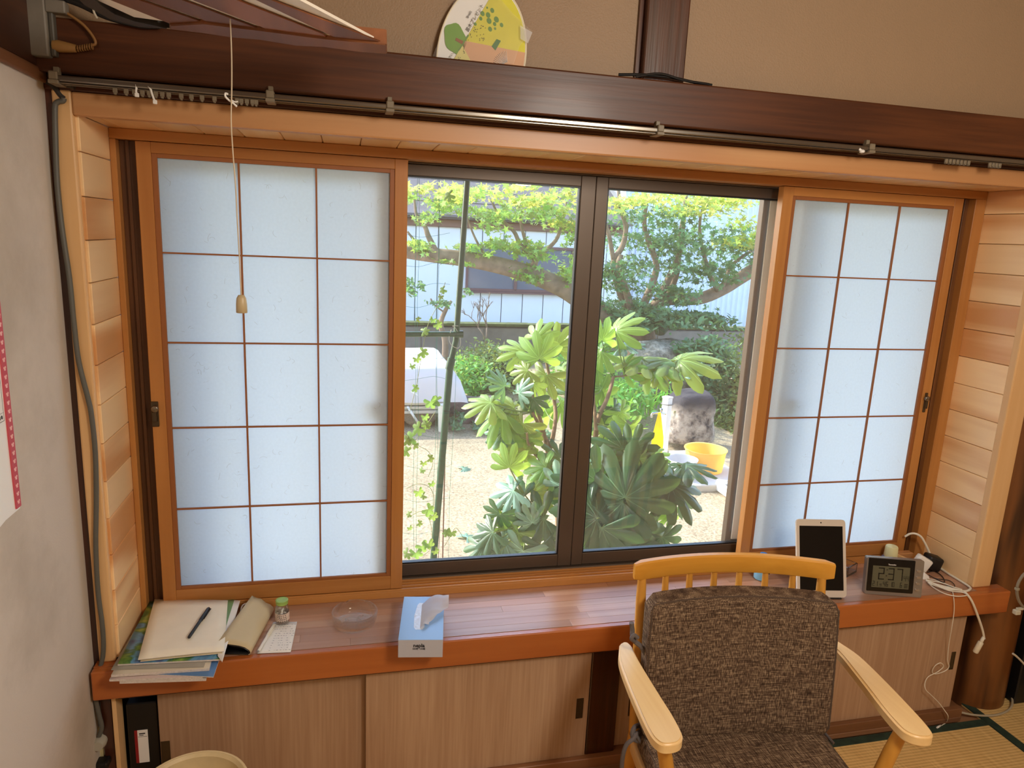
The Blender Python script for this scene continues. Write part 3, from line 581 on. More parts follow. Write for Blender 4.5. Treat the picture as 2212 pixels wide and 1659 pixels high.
# black cable over the beam by the short post
b = BM(); tube(b, spline([(1.06, -.235, 1.899), (1.12, -.24, 1.903), (1.19, -.24, 1.904), (1.25, -.238, 1.899), (1.30, -.236, 1.897)], 6), .0035, 8); tube(b, spline([(1.10, -.243, 1.897), (1.16, -.246, 1.908), (1.22, -.243, 1.9), (1.29, -.242, 1.897)], 6), .003, 8)
props(smooth(obj('black_cable', b, M_CABK)), 'black cable lying over the beam at the foot of the short post', 'cable')
# ================================================================= corner: junction box, plug, grey conduit, socket
t = thing('junction_box', (-.13, -.24, 1.81), 'grey metal switch box on the beam in the upper left corner', 'switch box')
p0 = at(90, 60, -.26)
b = BM(); box(b, p0.x-.028, p0.x+.014, -.275, -.25, 1.815, 1.96, .004, 2); obj('body', b, M_GREYP, t)
b = BM(); box(b, p0.x+.014, p0.x+.024, -.268, -.251, 1.818, 1.90, .003, 2); obj('side_plate', b, flat('grey_dark', (78, 74, 66), .5), t)
b = BM(); box(b, p0.x+.012, p0.x+.048, -.275, -.252, 1.895, 1.918, .003, 2); obj('socket', b, M_GREYP, t)
b = BM(); q = at(115, 98, -.262); tube(b, [q, at(128, 100, -.262), at(150, 103, -.262), at(165, 105, -.262)], [.010, .011, .009, .007], 14); obj0 = props(smooth(obj('cord_plug', b, flat('amber_plug', (150, 112, 62), .45))), 'amber plug with coiled cord stuck in the grey switch box', 'plug')
b = BM()
for k in range(7):
    c = at(168+k*5, 105-k*.8, -.262); tube(b, [c, c+Vector((.0022, 0, 0))], .0062, 12)
tube(b, spline([at(x, y, -.262) for x, y in [(165, 105), (200, 98), (206, 90), (196, 72), (178, 52), (150, 32), (120, 14), (98, 2), (90, -10)]], 5), .0028, 8)
obj('coiled_cord', b, flat('amber_cord', (132, 94, 50), .5), obj0)
for (pp, lab, m, par) in (([(118, 22), (116, 8), (113, -6), (110, -20)], 'white ribbed flex above the grey switch box', flat('dim_white', (176, 172, 160), .5), t), ([(210, 40), (203, 26), (200, 10), (203, -8)], 'loose white cord end dangling in the upper left corner', flat('dim_white2', (190, 182, 164), .5), None)):
    b = BM(); tube(b, spline([at(x, y, -.27) for x, y in pp], 5), .0032 if 'ribbed' in lab else .002, 8); props(smooth(obj('flex' if par else 'loose_cable', b, m, par)), None if par else lab, None if par else 'cable')
b = BM()
for k, (y0, y1) in enumerate(((8, 30), (0, 40), (-8, 44))): tube(b, spline([at(115, -22+k*7, -.262), at(170, -4+k*7, -.262), at(230, 28+k*5, -.262), at(300, 50+k*3, -.262), at(345, 58, -.262)], 5), .0042, 8)
props(smooth(obj('cable_bundle', b, M_CABK)), 'thick bundle of black cables on top of the beam behind the lamp', 'cable')
b = BM(); path = [(138, 212), (136, 218), (128, 219), (123, 222), (119, 232), (120, 300), (124, 400), (135, 500), (150, 600), (160, 700), (170, 780), (190, 860), (198, 900), (206, 980), (208, 1080), (207, 1180), (212, 1280), (222, 1360), (222, 1420), (206, 1470), (205, 1500), (213, 1540), (220, 1570), (214, 1590)]
tube(b, spline([at(x, y, -.222 if y < 1440 else -.232) for x, y in path], 4), .0052, 10); props(smooth(obj('grey_conduit', b, M_CABG)), 'grey cable sagging down the left casing to the socket by the counter', 'cable')
b = BM(); tube(b, spline([at(x, y, -.212) for x, y in [(80, 160), (95, 172), (115, 185), (130, 205), (140, 214)]], 5), .006, 8); tube(b, spline([at(x, y, -.235) for x, y in [(92, 112), (98, 128), (106, 148), (112, 168)]], 5), .005, 8); tube(b, spline([at(x, y, -.222) for x, y in [(112, 170), (128, 178), (150, 182), (162, 186)]], 5), .008, 8)
props(smooth(obj('dark_cable', b, flat('dusty_cable', (58, 52, 46), .7))), 'dusty dark cable knot where beam, post and rail meet', 'cable')
t = thing('wall_socket', at(210, 1640, -.215)+Vector((0, 0, -.06)), 'yellowed wall socket low in the left corner with plugs in it', 'socket')
b = BM(); box(b, -.178, -.140, -.216, -.205, .13, .30, .006, 2); obj('plate', b, flat('yellowed', (206, 192, 142), .4), t)
b = BM(); c = at(214, 1606, -.235); tube(b, [c+Vector((0, .02, 0)), c+Vector((0, 0, 0)), c+Vector((0, -.012, 0))], [.015, .016, .012], 16); smooth(obj('plug', b, flat('plug_grey', (176, 172, 158), .4), t))
b = BM(); c = at(222, 1648, -.235); obox(b, c, .032, .03, .02, None, .006, 2); obj('plug', b, M_BLACK, t)
# ================================================================= calendar on the left wall
t = thing('wall_calendar', (-.15, -.6, .98), 'white wall calendar with red patterned border, cut off at the left edge', 'calendar')
def cal(y0, y1, z0, z1, x, nm, m): 
    b = BM(); box(b, -.155, x, y0, y1, z0, z1); return obj(nm, b, m, t)
y1 = -.503
b = BM(); n = 10
vs = [[b.verts.new((-.151+.0010*math.sin(i*.6), yy, 1.62+(.985-1.62)*i/n - (.0 if yy > -.7 else .03*(i/n)))) for yy in (y1, -.56, -.75, -.95)] for i in range(n+1)]
for i in range(n):
    for k in range(3): b.faces.new((vs[i][k], vs[i][k+1], vs[i+1][k+1], vs[i+1][k]))
smooth(obj('sheet', b, M_PAPERW, t))
cal(y1-.018, y1, .990, 1.62, -.1485, 'border', flat('calendar_red', (196, 78, 92), .6))
bb = BM()
for k in range(40):
    z = 1.0+k*.0155
    for dy, dz, r in ((-.010, 0, .0024), (-.0075, .0032, .0017), (-.0125, .0026, .0017)): box(bb, -.1482, -.1480, y1+dy-r, y1+dy+r, z+dz-r, z+dz+r, .0005)
obj('pattern', bb, flat('pale_pink', (240, 190, 190), .6), t, kind='stuff')
bb = BM(); zz = at(20, 985, -.52).z
box(bb, -.1482, -.1480, y1-.032, y1-.0312, 1.16, 1.60); box(bb, -.1482, -.1480, y1-.4, y1-.031, 1.16, 1.1608); box(bb, -.1482, -.1480, y1-.4, y1-.031, 1.175, 1.1754)
for k in range(5): box(bb, -.1482, -.1480, y1-.0405-k*.008, y1-.0375-k*.008, 1.165, 1.171, .0006)
for k in range(26):
    a = k*.55; r = .004+.0011*k; yy = y1-.07+r*math.cos(a)*.7; zz = 1.225+r*math.sin(a); box(bb, -.1482, -.1480, yy-.0012, yy+.0012, zz-.0012, zz+.0012)
obj('print', bb, M_INK, t, kind='stuff')
# ================================================================= counter with laminated staves
YF, YB = -.255, -.004
b = BM(); box(b, -.10, 2.40, YF+.022, YB+.05, ZC-.075, ZC-.006); t = thing('window_counter', (1.15, -.13, ZC-.075), 'long laminated wooden counter with orange front edge running under the window', 'counter')
obj('core', b, M_SILLW, t)
b = BM(); box(b, -.148, 2.515, YF, YF+.022, ZC-.075, ZC, .004, 3); obj('front_edge', b, M_CEDGE, t)
rnd = random.Random(3); ny = 7; wy = (YB+.004-(YF+.022))/ny; stv = [0]
for j in range(ny):
    x = -.104 - rnd.uniform(0, .5)
    while x < 2.402:
        L = rnd.uniform(.45, .85); a, c = max(x, -.104), min(x+L, 2.402)
        if c-a > .02:
            b = BM(); box(b, a+.0002, c-.0002, YF+.022+j*wy+.00015, YF+.022+(j+1)*wy-.00015, ZC-.0062, ZC-.0002*(1+(j+int(x*10)) % 2), .0004); obj('stave', b, M_COUNTER, t)
        x += L
b = BM(); box(b, -.148, -.104, YF+.022, -.205, ZC-.075, ZC, .001); obj('end_block', b, M_CEDGE, t); b = BM(); box(b, 2.402, 2.512, YF+.022, -.205, ZC-.075, ZC, .001); obj('end_block', b, M_CEDGE, t)
# ================================================================= cupboard under the counter
t = thing('counter_cupboard', (1.15, -.15, 0), 'low built-in cupboard with pale ash sliding doors under the counter', 'cupboard')
b = BM(); box(b, -.10, 2.42, .03, .05, .0, .40); box(b, -.10, 2.42, -.19, .03, .0, .02); obj('inner_lining', b, M_VOID, t)
b = BM(); box(b, -.145, -.118, -.222, -.17, 0, .40, .003); obj('side_panel', b, M_DARK_Z, t)
b = BM(); box(b, -.118, -.108, -.226, -.18, 0, .40, .001); obj('side_strip', b, M_CASE_Z, t)
b = BM(); box(b, -.108, 2.43, -.243, -.17, 0, .018, .002); obj('base_board', b, M_SILLW, t); b = BM(); box(b, -.108, 2.43, -.243, -.19, .018, .05, .002)
obj('bottom_track', b, wood('track_brown', (150, 104, 70), (112, 74, 46), 'x', rough=.5), t)
b = BM(); box(b, -.10, 2.42, -.235, -.17, .386, .402, .001); obj('top_track', b, M_DARK_X, t)
def door(x0, x1, y, hx, z0=.05, hz=.22, hh=.032, hw=.0085):
    b = BM(); box(b, x0, x1, y, y+.018, z0, .390, .001); d = obj('door', b, M_DOOR, t)
    b = BM(); z = hz
    box(b, hx-hw-.002, hx-hw, y-.0012, y+.001, z-hh, z+hh); box(b, hx+hw, hx+hw+.002, y-.0012, y+.001, z-hh, z+hh); box(b, hx-hw, hx+hw, y-.0012, y+.001, z+hh-.003, z+hh); box(b, hx-hw, hx+hw, y-.0012, y+.001, z-hh, z-hh+.003)
    box(b, hx-hw, hx+hw, y-.0006, y+.0004, z-hh, z+hh); h = obj('handle', b, M_METALD, d)
    return d
door(-.022, .50, -.205, at(358, 1617, -.205).x, hz=at(358, 1625, -.205).z); door(.484, 1.108, -.227, at(1252, 1530, -.227).x, hz=at(1252, 1530, -.227).z)
door(1.202, 1.84, -.205, at(1365, 1525, -.205).x, hz=at(1365, 1525, -.205).z); door(1.80, 2.392, -.227, at(2057, 1427, -.227).x, hz=at(2057, 1427, -.227).z, hw=.006)
# binder inside the gap
t = thing('ring_binder', (-.06, -.17, .02), 'black ring binder with a red and white spine label inside the open cupboard gap', 'binder')
b = BM(); box(b, -.098, -.026, -.192, .02, .03, .34, .003); obj('cover', b, M_BLACK, t)
p = at(300, 1577, -.193); q = at(325, 1645, -.193)
b = BM(); box(b, p.x-.004, at(321, 1610, -.193).x, -.1935, -.192, q.z, p.z-.001, .0002); obj('label', b, M_PAPERW, t); b = BM(); box(b, p.x-.011, p.x-.004, -.1935, -.192, q.z, p.z-.001, .0002); obj('label_stripe', b, flat('red', (150, 28, 32), .5), t)
b = BM(); box(b, p.x, p.x+.014, -.194, -.1934, p.z-.012, p.z-.009); box(b, p.x, p.x+.010, -.194, -.1934, p.z-.016, p.z-.0145); box(b, p.x-.003, p.x+.018, -.194, -.1934, p.z-.0195, p.z-.019); obj('lettering', b, M_INK, t)
# ================================================================= waste bin
c = Vector((.100, -.455, 0)); t = thing('waste_bin', c, 'cream plastic waste bin on the tatami before the left cupboard door', 'bin')
MB_ = flat('stained_cream', (226, 206, 160), .5, var=.22, bscale=7)
b = BM(); R = .118; lathe(b, [(0, .003), (.095, .003), (R-.006, .288), (R, .290), (R+.001, .296), (R-.004, .297), (R-.010, .290), (.088, .010), (0, .010)], 48, c); smooth(obj('body', b, MB_, t), 30)
b = BM(); tube(b, [(c.x+(R)*math.cos(a*math.pi/24), c.y+R*math.sin(a*math.pi/24), .294) for a in range(49)], .0035, 8); smooth(obj('rim', b, flat('cream_rim3', (238, 220, 178), .45), t))
# ================================================================= things on the counter
def card(name, corners, z, th, m, label=None, cat=None, parent=None, group=None, bend=0.0, n=8, wav=0.0, seed=0, notop=False):
    """thin sheet or booklet; corners front-left, front-right, back-right, back-left as (x, y)"""
    fl, fr_, br, bl = [Vector((*c, 0)) for c in corners]; b = BM(); top = []; bot = []
    for i in range(n+1):
        u = i/n; rt = []; rb_ = []
        for j in range(n+1):
            v = j/n; p = (fl*(1-u)+fr_*u)*(1-v)+(bl*(1-u)+br*u)*v
            dz = bend*(math.sin(math.pi*u)*.4+(1-u)**3*.6) + wav*(math.sin(u*5+seed)*math.sin(v*4+seed*2)+1)
            rt.append(b.verts.new((p.x, p.y, z+th+dz))); rb_.append(b.verts.new((p.x, p.y, z+dz)))
        top.append(rt); bot.append(rb_)
    for i in range(n):
        for j in range(n):
            f = b.faces.new((top[i][j], top[i+1][j], top[i+1][j+1], top[i][j+1])); f.smooth = True
            b.faces.new((bot[i][j], bot[i][j+1], bot[i+1][j+1], bot[i+1][j]))
    for k in range(n):
        for q in ((bot[k][0], bot[k+1][0], top[k+1][0], top[k][0]), (bot[k+1][n], bot[k][n], top[k][n], top[k+1][n]), (bot[0][k+1], bot[0][k], top[0][k], top[0][k+1]), (bot[n][k], bot[n][k+1], top[n][k+1], top[n][k])):
            f = b.faces.new(q); f.material_index = 1 if isinstance(m, (list, tuple)) else 0
    o = obj(name, b, m, parent, label, cat, group, recalc=False); return o
M_EDGE = flat('page_edges', (216, 208, 202), .8, var=.12, bscale=200)
def zq(px, py, z): p = atz(px, py, z); return (p.x, p.y)
G = 'papers stacked at the left end of the counter'
zz = ZC+.0004
stack = [
 ('magazine', [(258, 1472), (445, 1466), (478, 1310), (336, 1318)], .006, flat('mag_white', (214, 208, 204), .6), 'white magazine lowest in the stack at the left end of the counter'),
 ('magazine', [(236, 1468), (438, 1462), (470, 1308), (322, 1320)], .005, flat('mag_pink', (206, 186, 182), .6), 'pinkish white magazine second from the bottom of the stack, sticking out furthest left'),
 ('brochure', [(300, 1455), (461, 1462), (505, 1330), (360, 1320)], .0022, flat('brochure_blue', (88, 128, 178), .5), 'blue edged brochure in the stack, its corner showing at the front right'),
 ('magazine', [(240, 1458), (452, 1444), (486, 1306), (318, 1316)], .006, flat('mag_cream', (208, 198, 180), .6), 'cream magazine halfway up the stack'),
]
for nm, pxs, th, m, lab in stack:
    card(nm, [zq(*q, zz+th) for q in pxs], zz, th, [m, M_EDGE], lab, 'magazine' if nm == 'magazine' else 'brochure', group=G, seed=len(lab)); zz += th+.0006
card('clear_folder', [zq(*q, zz+.002) for q in [(240, 1446), (440, 1440), (486, 1298), (326, 1300)]], zz, .0018, flat('folder_film', (160, 156, 146), .25), 'grey translucent plastic folder under the picture magazine', 'folder', group=G); zz += .0024
def pict():
    m, n, l, p = newmat('meadow_cover'); tc = n.new('ShaderNodeTexCoord'); nz = n.new('ShaderNodeTexNoise'); nz.inputs['Scale'].default_value = 13; nz.inputs['Detail'].default_value = 6; nz.inputs['Distortion'].default_value = 1.2; l.new(tc.outputs['Object'], nz.inputs['Vector'])
    r = n.new('ShaderNodeValToRGB'); e = r.color_ramp.elements; e[0].position = .3; e[1].position = .75; e[0].color = (*lin((70, 76, 130)), 1); e[1].color = (*lin((222, 230, 200)), 1)
    for ps, c in ((.42, (96, 150, 190)), (.48, (60, 104, 46)), (.56, (120, 158, 70)), (.63, (176, 170, 80))): q = e.new(ps); q.color = (*lin(c), 1)
    l.new(nz.outputs[0], r.inputs[0]); l.new(r.outputs[0], p.inputs['Base Color']); p.inputs['Roughness'].default_value = .3; return m
card('picture_magazine', [zq(*q, zz+.004) for q in [(254, 1436), (477, 1424), (506, 1292), (325, 1296)]], zz, .004, [pict(), M_EDGE], 'glossy magazine with a blue and green meadow photograph cover near the top of the stack', 'magazine', group=G, bend=.002); zz += .007
card('flyer', [zq(*q, zz+.0008) for q in [(470, 1416), (480, 1430), (519, 1297), (504, 1296)]], zz, .0008, M_PAPERW, 'narrow white strip of flyer right of the cream sheet, on the stack', 'flyer', group=G); 
card('flyer', [zq(*q, zz+.0012) for q in [(470, 1350), (489, 1350), (506, 1296), (492, 1296)]], zz+.0008, .0006, flat('flyer_green', (120, 158, 108), .5), 'green topped flyer edge showing right of the cream sheet, on the stack', 'flyer', group=G); zz += .0025
card('folded_paper', [zq(*q, zz+.006) for q in [(298, 1425), (484, 1404), (492, 1295), (334, 1294)]], zz, .0014, [M_CREAM, M_EDGE], 'large cream folded sheet lying on top of the paper stack, the black pen on it', 'paper', bend=.006, wav=.0012); 
card('folded_paper', [zq(*q, zz+.003) for q in [(303, 1427), (480, 1408), (490, 1298), (340, 1296)]], zz-.002, .0012, [flat('cream2', (206, 194, 160), .7), M_EDGE], 'second cream sheet just under the top one on the paper stack', 'paper', bend=.003); zz += .0085
def pen(name, pa, pb, z, label, m, mc, r=.0042, white=False):
    a = Vector((*zq(*pa, z+r), z+r)); c = Vector((*zq(*pb, z+r), z+r)); d = (c-a); L = d.length; d.normalize()
    t = thing(name, (a+c)/2-Vector((0, 0, r)), label, 'pen'); b = BM()
    tube(b, [a, a+d*.002, a+d*L*.58], [r*.7, r*.85, r*.9], 14); smooth(obj('barrel', b, m, t))
    b = BM(); tube(b, [a+d*L*.56, a+d*L*.57, a+d*L*.97, c], [r*.95, r*1.1, r*1.08, r*.8], 14); smooth(obj('cap' if not white else 'upper_barrel', b, mc, t))
    s = d.cross(Vector((0, 0, 1))); b = BM(); q = a+d*L*.62+s*r*1.25; tube(b, [q, a+d*L*.98+s*r*1.25], [r*.28, r*.4], 6); obj('clip', b, mc, t)
    if white: b = BM(); tube(b, [a-d*.006, a], [r*.2, r*.7], 10); obj('tip', b, M_SILVER, t)
    return t
pen('felt_pen', (408, 1377), (451, 1314), zz, 'black capped felt pen lying on the cream sheet', flat('pen_black', (34, 36, 40), .35), flat('pen_cap', (28, 30, 34), .3), .0046)
# magnet closed spectacles case
A = Vector((*zq(505, 1412, ZC), ZC)); Bk = Vector((*zq(573, 1316, ZC), ZC))
A = Vector((.172, -.235, ZC)); D = Vector((.052, .235, 0)); L = .205; D.normalize(); S = Vector((D.y, -D.x, 0))
prof = [(-.045, .034), (-.030, .030), (-.012, .028), (.006, .026), (.020, .022), (.031, .014), (.034, .007), (.030, .0018), (.018, .0008), (-.02, .0008), (-.035, .004)]
def loft(prof, off, m, nm, parent, a0=0, a1=L, shrink=1.0, th=0.0012):
    b = BM(); rows = []
    for i in range(9):
        v = i/8; wv = 1-.25*v if shrink else 1
        rows.append([b.verts.new(A+D*(a0+(a1-a0)*v)+S*(u*wv)+Vector((0, 0, z*(1+.35*v*(u < 0))+off+.0004))) for u, z in prof])
    for i in range(8):
        for k in range(len(prof)-1): f = b.faces.new((rows[i][k], rows[i][k+1], rows[i+1][k+1], rows[i+1][k])); f.smooth = True
    o = obj(nm, b, m, parent); md = o.modifiers.new('s', 'SOLIDIFY'); md.thickness = th; md.offset = 0; return o
t = thing('spectacles_case', A+D*.1, 'soft beige spectacles case with black lining, open end towards the room, right of the papers', 'case')
loft(prof, .0012, flat('beige_leather', (206, 190, 152), .55), 'shell', t)
loft([(u*.94-.001, max(z*.9, .0025)+.0008) for u, z in prof[1:]], .0006, M_BLACK, 'lining', t, a0=-.0015, a1=L*.98)
t = thing('hand_glass', Vector((.165, -.01, ZC)), 'white rimmed clear plastic card leaning behind the spectacles case', 'card')
b = BM(); c = atz(524, 1318, ZC+.02); 
pts = [Vector((*zq(px, py, ZC+z), ZC+z)) for px, py, z in [(519, 1340, .012), (522, 1312, .02), (532, 1304, .024), (545, 1306, .024), (552, 1312, .02)]]
tube(b, spline(pts, 5), .0022, 8); obj('rim', b, M_PAPERW, t)
# memo sheet with pen
mq = [zq(*q, ZC+.001) for q in [(556, 1412), (628, 1409), (642, 1343), (590, 1344)]]
t = thing('memo_sheet', (*mq[0], ZC), 'white handwritten memo sheet under the white pen by the pill bottle', 'paper')
card('sheet', mq, ZC+.0004, .0008, [M_PAPERW, M_BLACK], parent=t)
b = BM(); fl, fr_, br, bl = [Vector((*c, 0)) for c in mq]; rnd = random.Random(9)
for r in range(12):
    v = .08+r*.075; u = .30 if r < 9 else .2
    while u < .92:
        w = rnd.uniform(.03, .1); 
        if rnd.random() < .72:
            p = (fl*(1-u)+fr_*u)*(1-v)+(bl*(1-u)+br*u)*v; q = (fl*(1-u-w)+fr_*(u+w))*(1-v)+(bl*(1-u-w)+br*(u+w))*v
            box(b, p.x, p.x+w*.055, p.y-.0006, p.y+.0006, ZC+.0012, ZC+.0014)
        u += w+.03
obj('writing', b, flat('faint_ink', (120, 122, 140), .8), t, kind='stuff')
pen('ballpoint_pen', (558, 1407), (592, 1350), ZC+.002, 'white ballpoint pen lying on the memo sheet', flat('pen_white', (232, 230, 222), .3), flat('pen_white2', (226, 222, 206), .3), .0042, True)
# pill bottle
c = Vector((.268, -.098, ZC)); t = thing('pill_bottle', c, 'small clear pill bottle with a green lid standing behind the memo sheet', 'bottle')
b = BM(); lathe(b, [(0, .001), (.0165, .001), (.018, .003), (.018, .044), (.015, .052), (.0125, .054), (.0125, .062), (.0113, .062), (.0113, .054), (.0138, .051), (.0165, .043), (.0165, .004), (0, .003)], 32, c); smooth(obj('body', b, M_GLASS, t))
b = BM(); lathe(b, [(.0185, .012), (.0186, .013), (.0186, .034), (.0183, .034), (.0183, .012)], 32, c); smooth(obj('label', b, flat('bottle_label', (214, 196, 182), .7, var=.25, bscale=120), t))
b = BM(); lathe(b, [(0, .0655), (.015, .066), (.0162, .069), (.0162, .0735), (.0135, .0745), (.0125, .0735), (0, .0735)], 32, c+Vector((0, 0, -.006)), Matrix.Rotation(math.radians(0), 3, 'X')); lathe(b, [(.0135, .056), (.0155, .057), (.0158, .061), (.014, .064), (.0135, .064)], 32, c)
smooth(obj('lid', b, flat('lid_green', (150, 184, 92), .4), t))
b = BM(); rnd = random.Random(2)
for k in range(24):
    a, r = rnd.uniform(0, 6.28), rnd.uniform(0, .012); q = c+Vector((r*math.cos(a), r*math.sin(a), .006+k*.0015)); lathe(b, [(0, -.002), (.003, -.0012), (.0035, 0), (.003, .0012), (0, .002)], 10, q)
obj('pills', b, M_WHITEP, t, kind='stuff')
b = BM()
for r in range(4):
    for k in range(5):
        a = math.radians(-125+k*16+r*3); q = c+Vector((.0188*math.cos(a), .0188*math.sin(a), .030-r*.0055)); obox(b, q, .0030, .0004, .0016, Matrix.Rotation(a+math.pi/2, 3, 'Z'))
obj('print', b, M_INK, t, kind='stuff')
# glass ashtray
c = Vector((.457, -.129, ZC)); t = thing('glass_ashtray', c, 'round clear glass ashtray with a moulded horse in its base', 'ashtray')
n = 72; b = BM(); rings = []
pf = [(.0, .001), (.052, .001), (.056, .004), (.060, .024), (.0605, .036), (.0595, .038), (.0565, .038), (.0555, .036), (.054, .020), (.051, .014), (.046, .011), (0, .010)]
for r, z in pf:
    ring = []
    for k in range(n):
        a = 2*math.pi*k/n; zz2 = z
        for na in (math.radians(115), math.radians(-5), math.radians(235)):
            dd = abs((a-na+math.pi) % (2*math.pi)-math.pi)
            if dd < .11 and z > .03: zz2 = z-.006*math.cos(dd/.11*math.pi/2)
        ring.append(b.verts.new(c+Vector((r*math.cos(a), r*math.sin(a), zz2))))
    rings.append(ring)
for i in range(len(rings)-1):
    for k in range(n): f = b.faces.new((rings[i][k], rings[i][(k+1) % n], rings[i+1][(k+1) % n], rings[i+1][k])); f.smooth = True
bmesh.ops.remove_doubles(b, verts=b.verts, dist=1e-6); obj('bowl', b, M_GLASS, t)
b = BM(); hz = c+Vector((-.004, 0, .0108)); V = lambda x, y: hz+Vector((x, y, 0))
tube(b, spline([V(-.020, .004), V(-.006, .008), V(.010, .006), V(.018, .014), V(.026, .018)], 4), [.0028]*17, 8); 
for a, d in ((V(-.018, .003), V(-.026, -.014)), (V(-.014, .004), V(-.010, -.016)), (V(.010, .005), V(.006, -.016)), (V(.014, .006), V(.022, -.010)), (V(-.020, .005), V(-.030, .008)), (V(.026, .018), V(.032, .012))): tube(b, [a, (a+d)/2+Vector((.002, 0, 0)), d], [.0020, .0015, .0009], 6)
smooth(obj('horse_relief', b, M_GLASS, t))
# tissue box
c = Vector((.6305, -.210, ZC)); rz = math.radians(-8.5); t = thing('tissue_box', c, 'pale blue tissue box with a tissue pulled out, overhanging the counter edge', 'tissue box', rz=rz)
RM = Matrix.Translation(c) @ Matrix.Rotation(rz, 4, 'Z')
def loc(b, M=None): bmesh.ops.transform(b, matrix=(M or RM), verts=b.verts); return b
SX, SY, SZ = .0555, .1065, .049
b = BM(); box(b, -SX, SX, -SY, SY, .0005, SZ, .0008); obj('carton', loc(b), [flat('carton_white', (186, 190, 204), .5)], t)
b = BM(); box(b, -SX, SX, -SY, SY, SZ, SZ+.0006, .0002); obj('blue_top', loc(b), flat('carton_blue', (150, 192, 240), .4), t)
b = BM(); prism(b, [(x-.010, y+.006) for x, y in [(-.010, -.055), (-.006, -.066), (.012, -.066), (.017, -.055), (.018, .0), (.016, .055), (.012, .066), (-.001, .066), (-.006, .055), (-.012, .0)]], SZ+.0005, SZ+.0009); obj('slot_film', loc(b), flat('slot_film', (214, 222, 236), .12, bump=1.0, bscale=50, var=.08), t)
b = BM(); rows = []
for i in range(15):
    v = i/14; row = []
    for j in range(19):
        u = j/18; y = -.056+.118*u+v*(.012+.018*u); x = -.004+v*(.022+.050*min(1, max(0, u-.05)*1.9)) ; z = SZ+.0015+.020*math.sin(min(1, v*1.3)*2.2)*(.35+.65*u)+.0022*math.sin(u*13+v*4)*min(1, v*2)+.0015*math.sin(u*31)*v
        row.append(b.verts.new((x, y, max(z, SZ+.0018) if x < SX else z)))
    rows.append(row)
for i in range(14):
    for j in range(18): f = b.faces.new((rows[i][j], rows[i+1][j], rows[i+1][j+1], rows[i][j+1])); f.smooth = True
obj('tissue', loc(b), leafmat('tissue_paper', (232, 226, 224), (230, 226, 224), .4, .9, 0, hue=0), t)
for s, size, z, bd in (('nepla', .0135, .0335, .0004), ('300枚 150組', .0060, .0245, .0001)):
    obj('lettering', textbm(s, size, RM @ basis((-.004, -SY-.0003, z), (1, 0, 0), (0, 0, 1), (0, -1, 0)), .0002, bold=bd), M_INK, t, recalc=False)
# blue bottle behind the chair
c = Vector((1.735, -.058, ZC)); t = thing('blue_bottle', c, 'small light blue squeeze bottle with darker blue cap behind the chair back', 'bottle')
b = BM(); lathe(b, [(0, .001), (.020, .001), (.023, .004), (.023, .045), (.017, .058), (.010, .062), (0, .062)], 28, c); smooth(obj('body', b, flat('light_blue', (132, 190, 228), .3), t))
b = BM(); lathe(b, [(0, .060), (.0125, .060), (.0135, .063), (.0135, .082), (.011, .088), (0, .089)], 24, c); smooth(obj('cap', b, flat('cap_blue', (40, 120, 214), .35), t))
b = BM(); obox(b, c+Vector((.004, -.0232, .028)), .02, .0006, .004); obj('lettering', b, M_INK, t)
# cream capped bottle behind the clock
c = Vector((2.232, -.045, ZC)); t = thing('cream_cap_bottle', c, 'bottle with a cream cap and bluish body behind the clock', 'bottle')
b = BM(); lathe(b, [(0, .001), (.026, .001), (.029, .004), (.029, .030), (.024, .038), (.019, .040), (0, .040)], 28, c); smooth(obj('body', b, flat('blue_grey', (120, 128, 168), .2), t))
b = BM(); lathe(b, [(0, .040), (.021, .040), (.0215, .042), (.0195, .074), (.0175, .077), (0, .077)], 32, c); smooth(obj('cap', b, flat('cap_cream', (224, 220, 170), .4), t))
# small glass cube dish behind tablet
c = Vector((2.045, -.05, ZC)); t = thing('glass_dish', c, 'small square cut glass dish peeking out behind the tablet', 'dish')
b = BM(); MR = Matrix.Rotation(.45, 3, 'Z')
for dx, dy, sx, sy in ((-.03, 0, .005, .065), (.03, 0, .005, .065), (0, -.03, .065, .005), (0, .03, .065, .005)):
    obox(b, c+MR @ Vector((dx, dy, .017)), sx, sy, .034, MR, .001)
obox(b, c+Vector((0, 0, .004)), .06, .06, .007, MR, .001); obj('bowl', b, realglass('dish_glass', (.92, .95, 1)), t)
# tablet leaning on its cover
o = Vector((1.777, -.189, ZC+.003)); X = Vector((.985, -.166, 0)).normalized(); Zt = Vector((.05, .29, .955)); Zt = (Zt-X*Zt.dot(X)).normalized(); N = Zt.cross(X).normalized()
if N.y > 0: N = -N
TW, TH = .157, .236
t = thing('tablet', o+X*TW/2, 'white framed tablet with dark screen propped upright behind the chair', 'tablet')
def rrect(w, h, r, n=6):
    P = []
    for cx_, cy_, a0 in ((w-r, r, -90), (w-r, h-r, 0), (r, h-r, 90), (r, r, 180)):
        for k in range(n+1): a = math.radians(a0+90*k/n); P.append((cx_+r*math.cos(a), cy_+r*math.sin(a)))
    return P
TM = basis(o, X, Zt, N)
b = BM(); prism(b, rrect(TW, TH, .010), -.007, 0, bev=.0008); bmesh.ops.transform(b, matrix=TM, verts=b.verts); obj('body', b, flat('tablet_white', (214, 204, 192), .3), t)
b = BM(); prism(b, [(.0095, .021), (TW-.0095, .021), (TW-.0095, TH-.020), (.0095, TH-.020)], 0, .0004); bmesh.ops.transform(b, matrix=TM, verts=b.verts); obj('screen', b, flat('screen_black', (5, 5, 7), .08), t)
b = BM(); lathe(b, [(0, .0), (.0022, .0), (.0022, .0003), (0, .0003)], 16, (TW/2, TH-.010, 0)); bmesh.ops.transform(b, matrix=TM, verts=b.verts); obj('camera', b, M_BLACK, t)
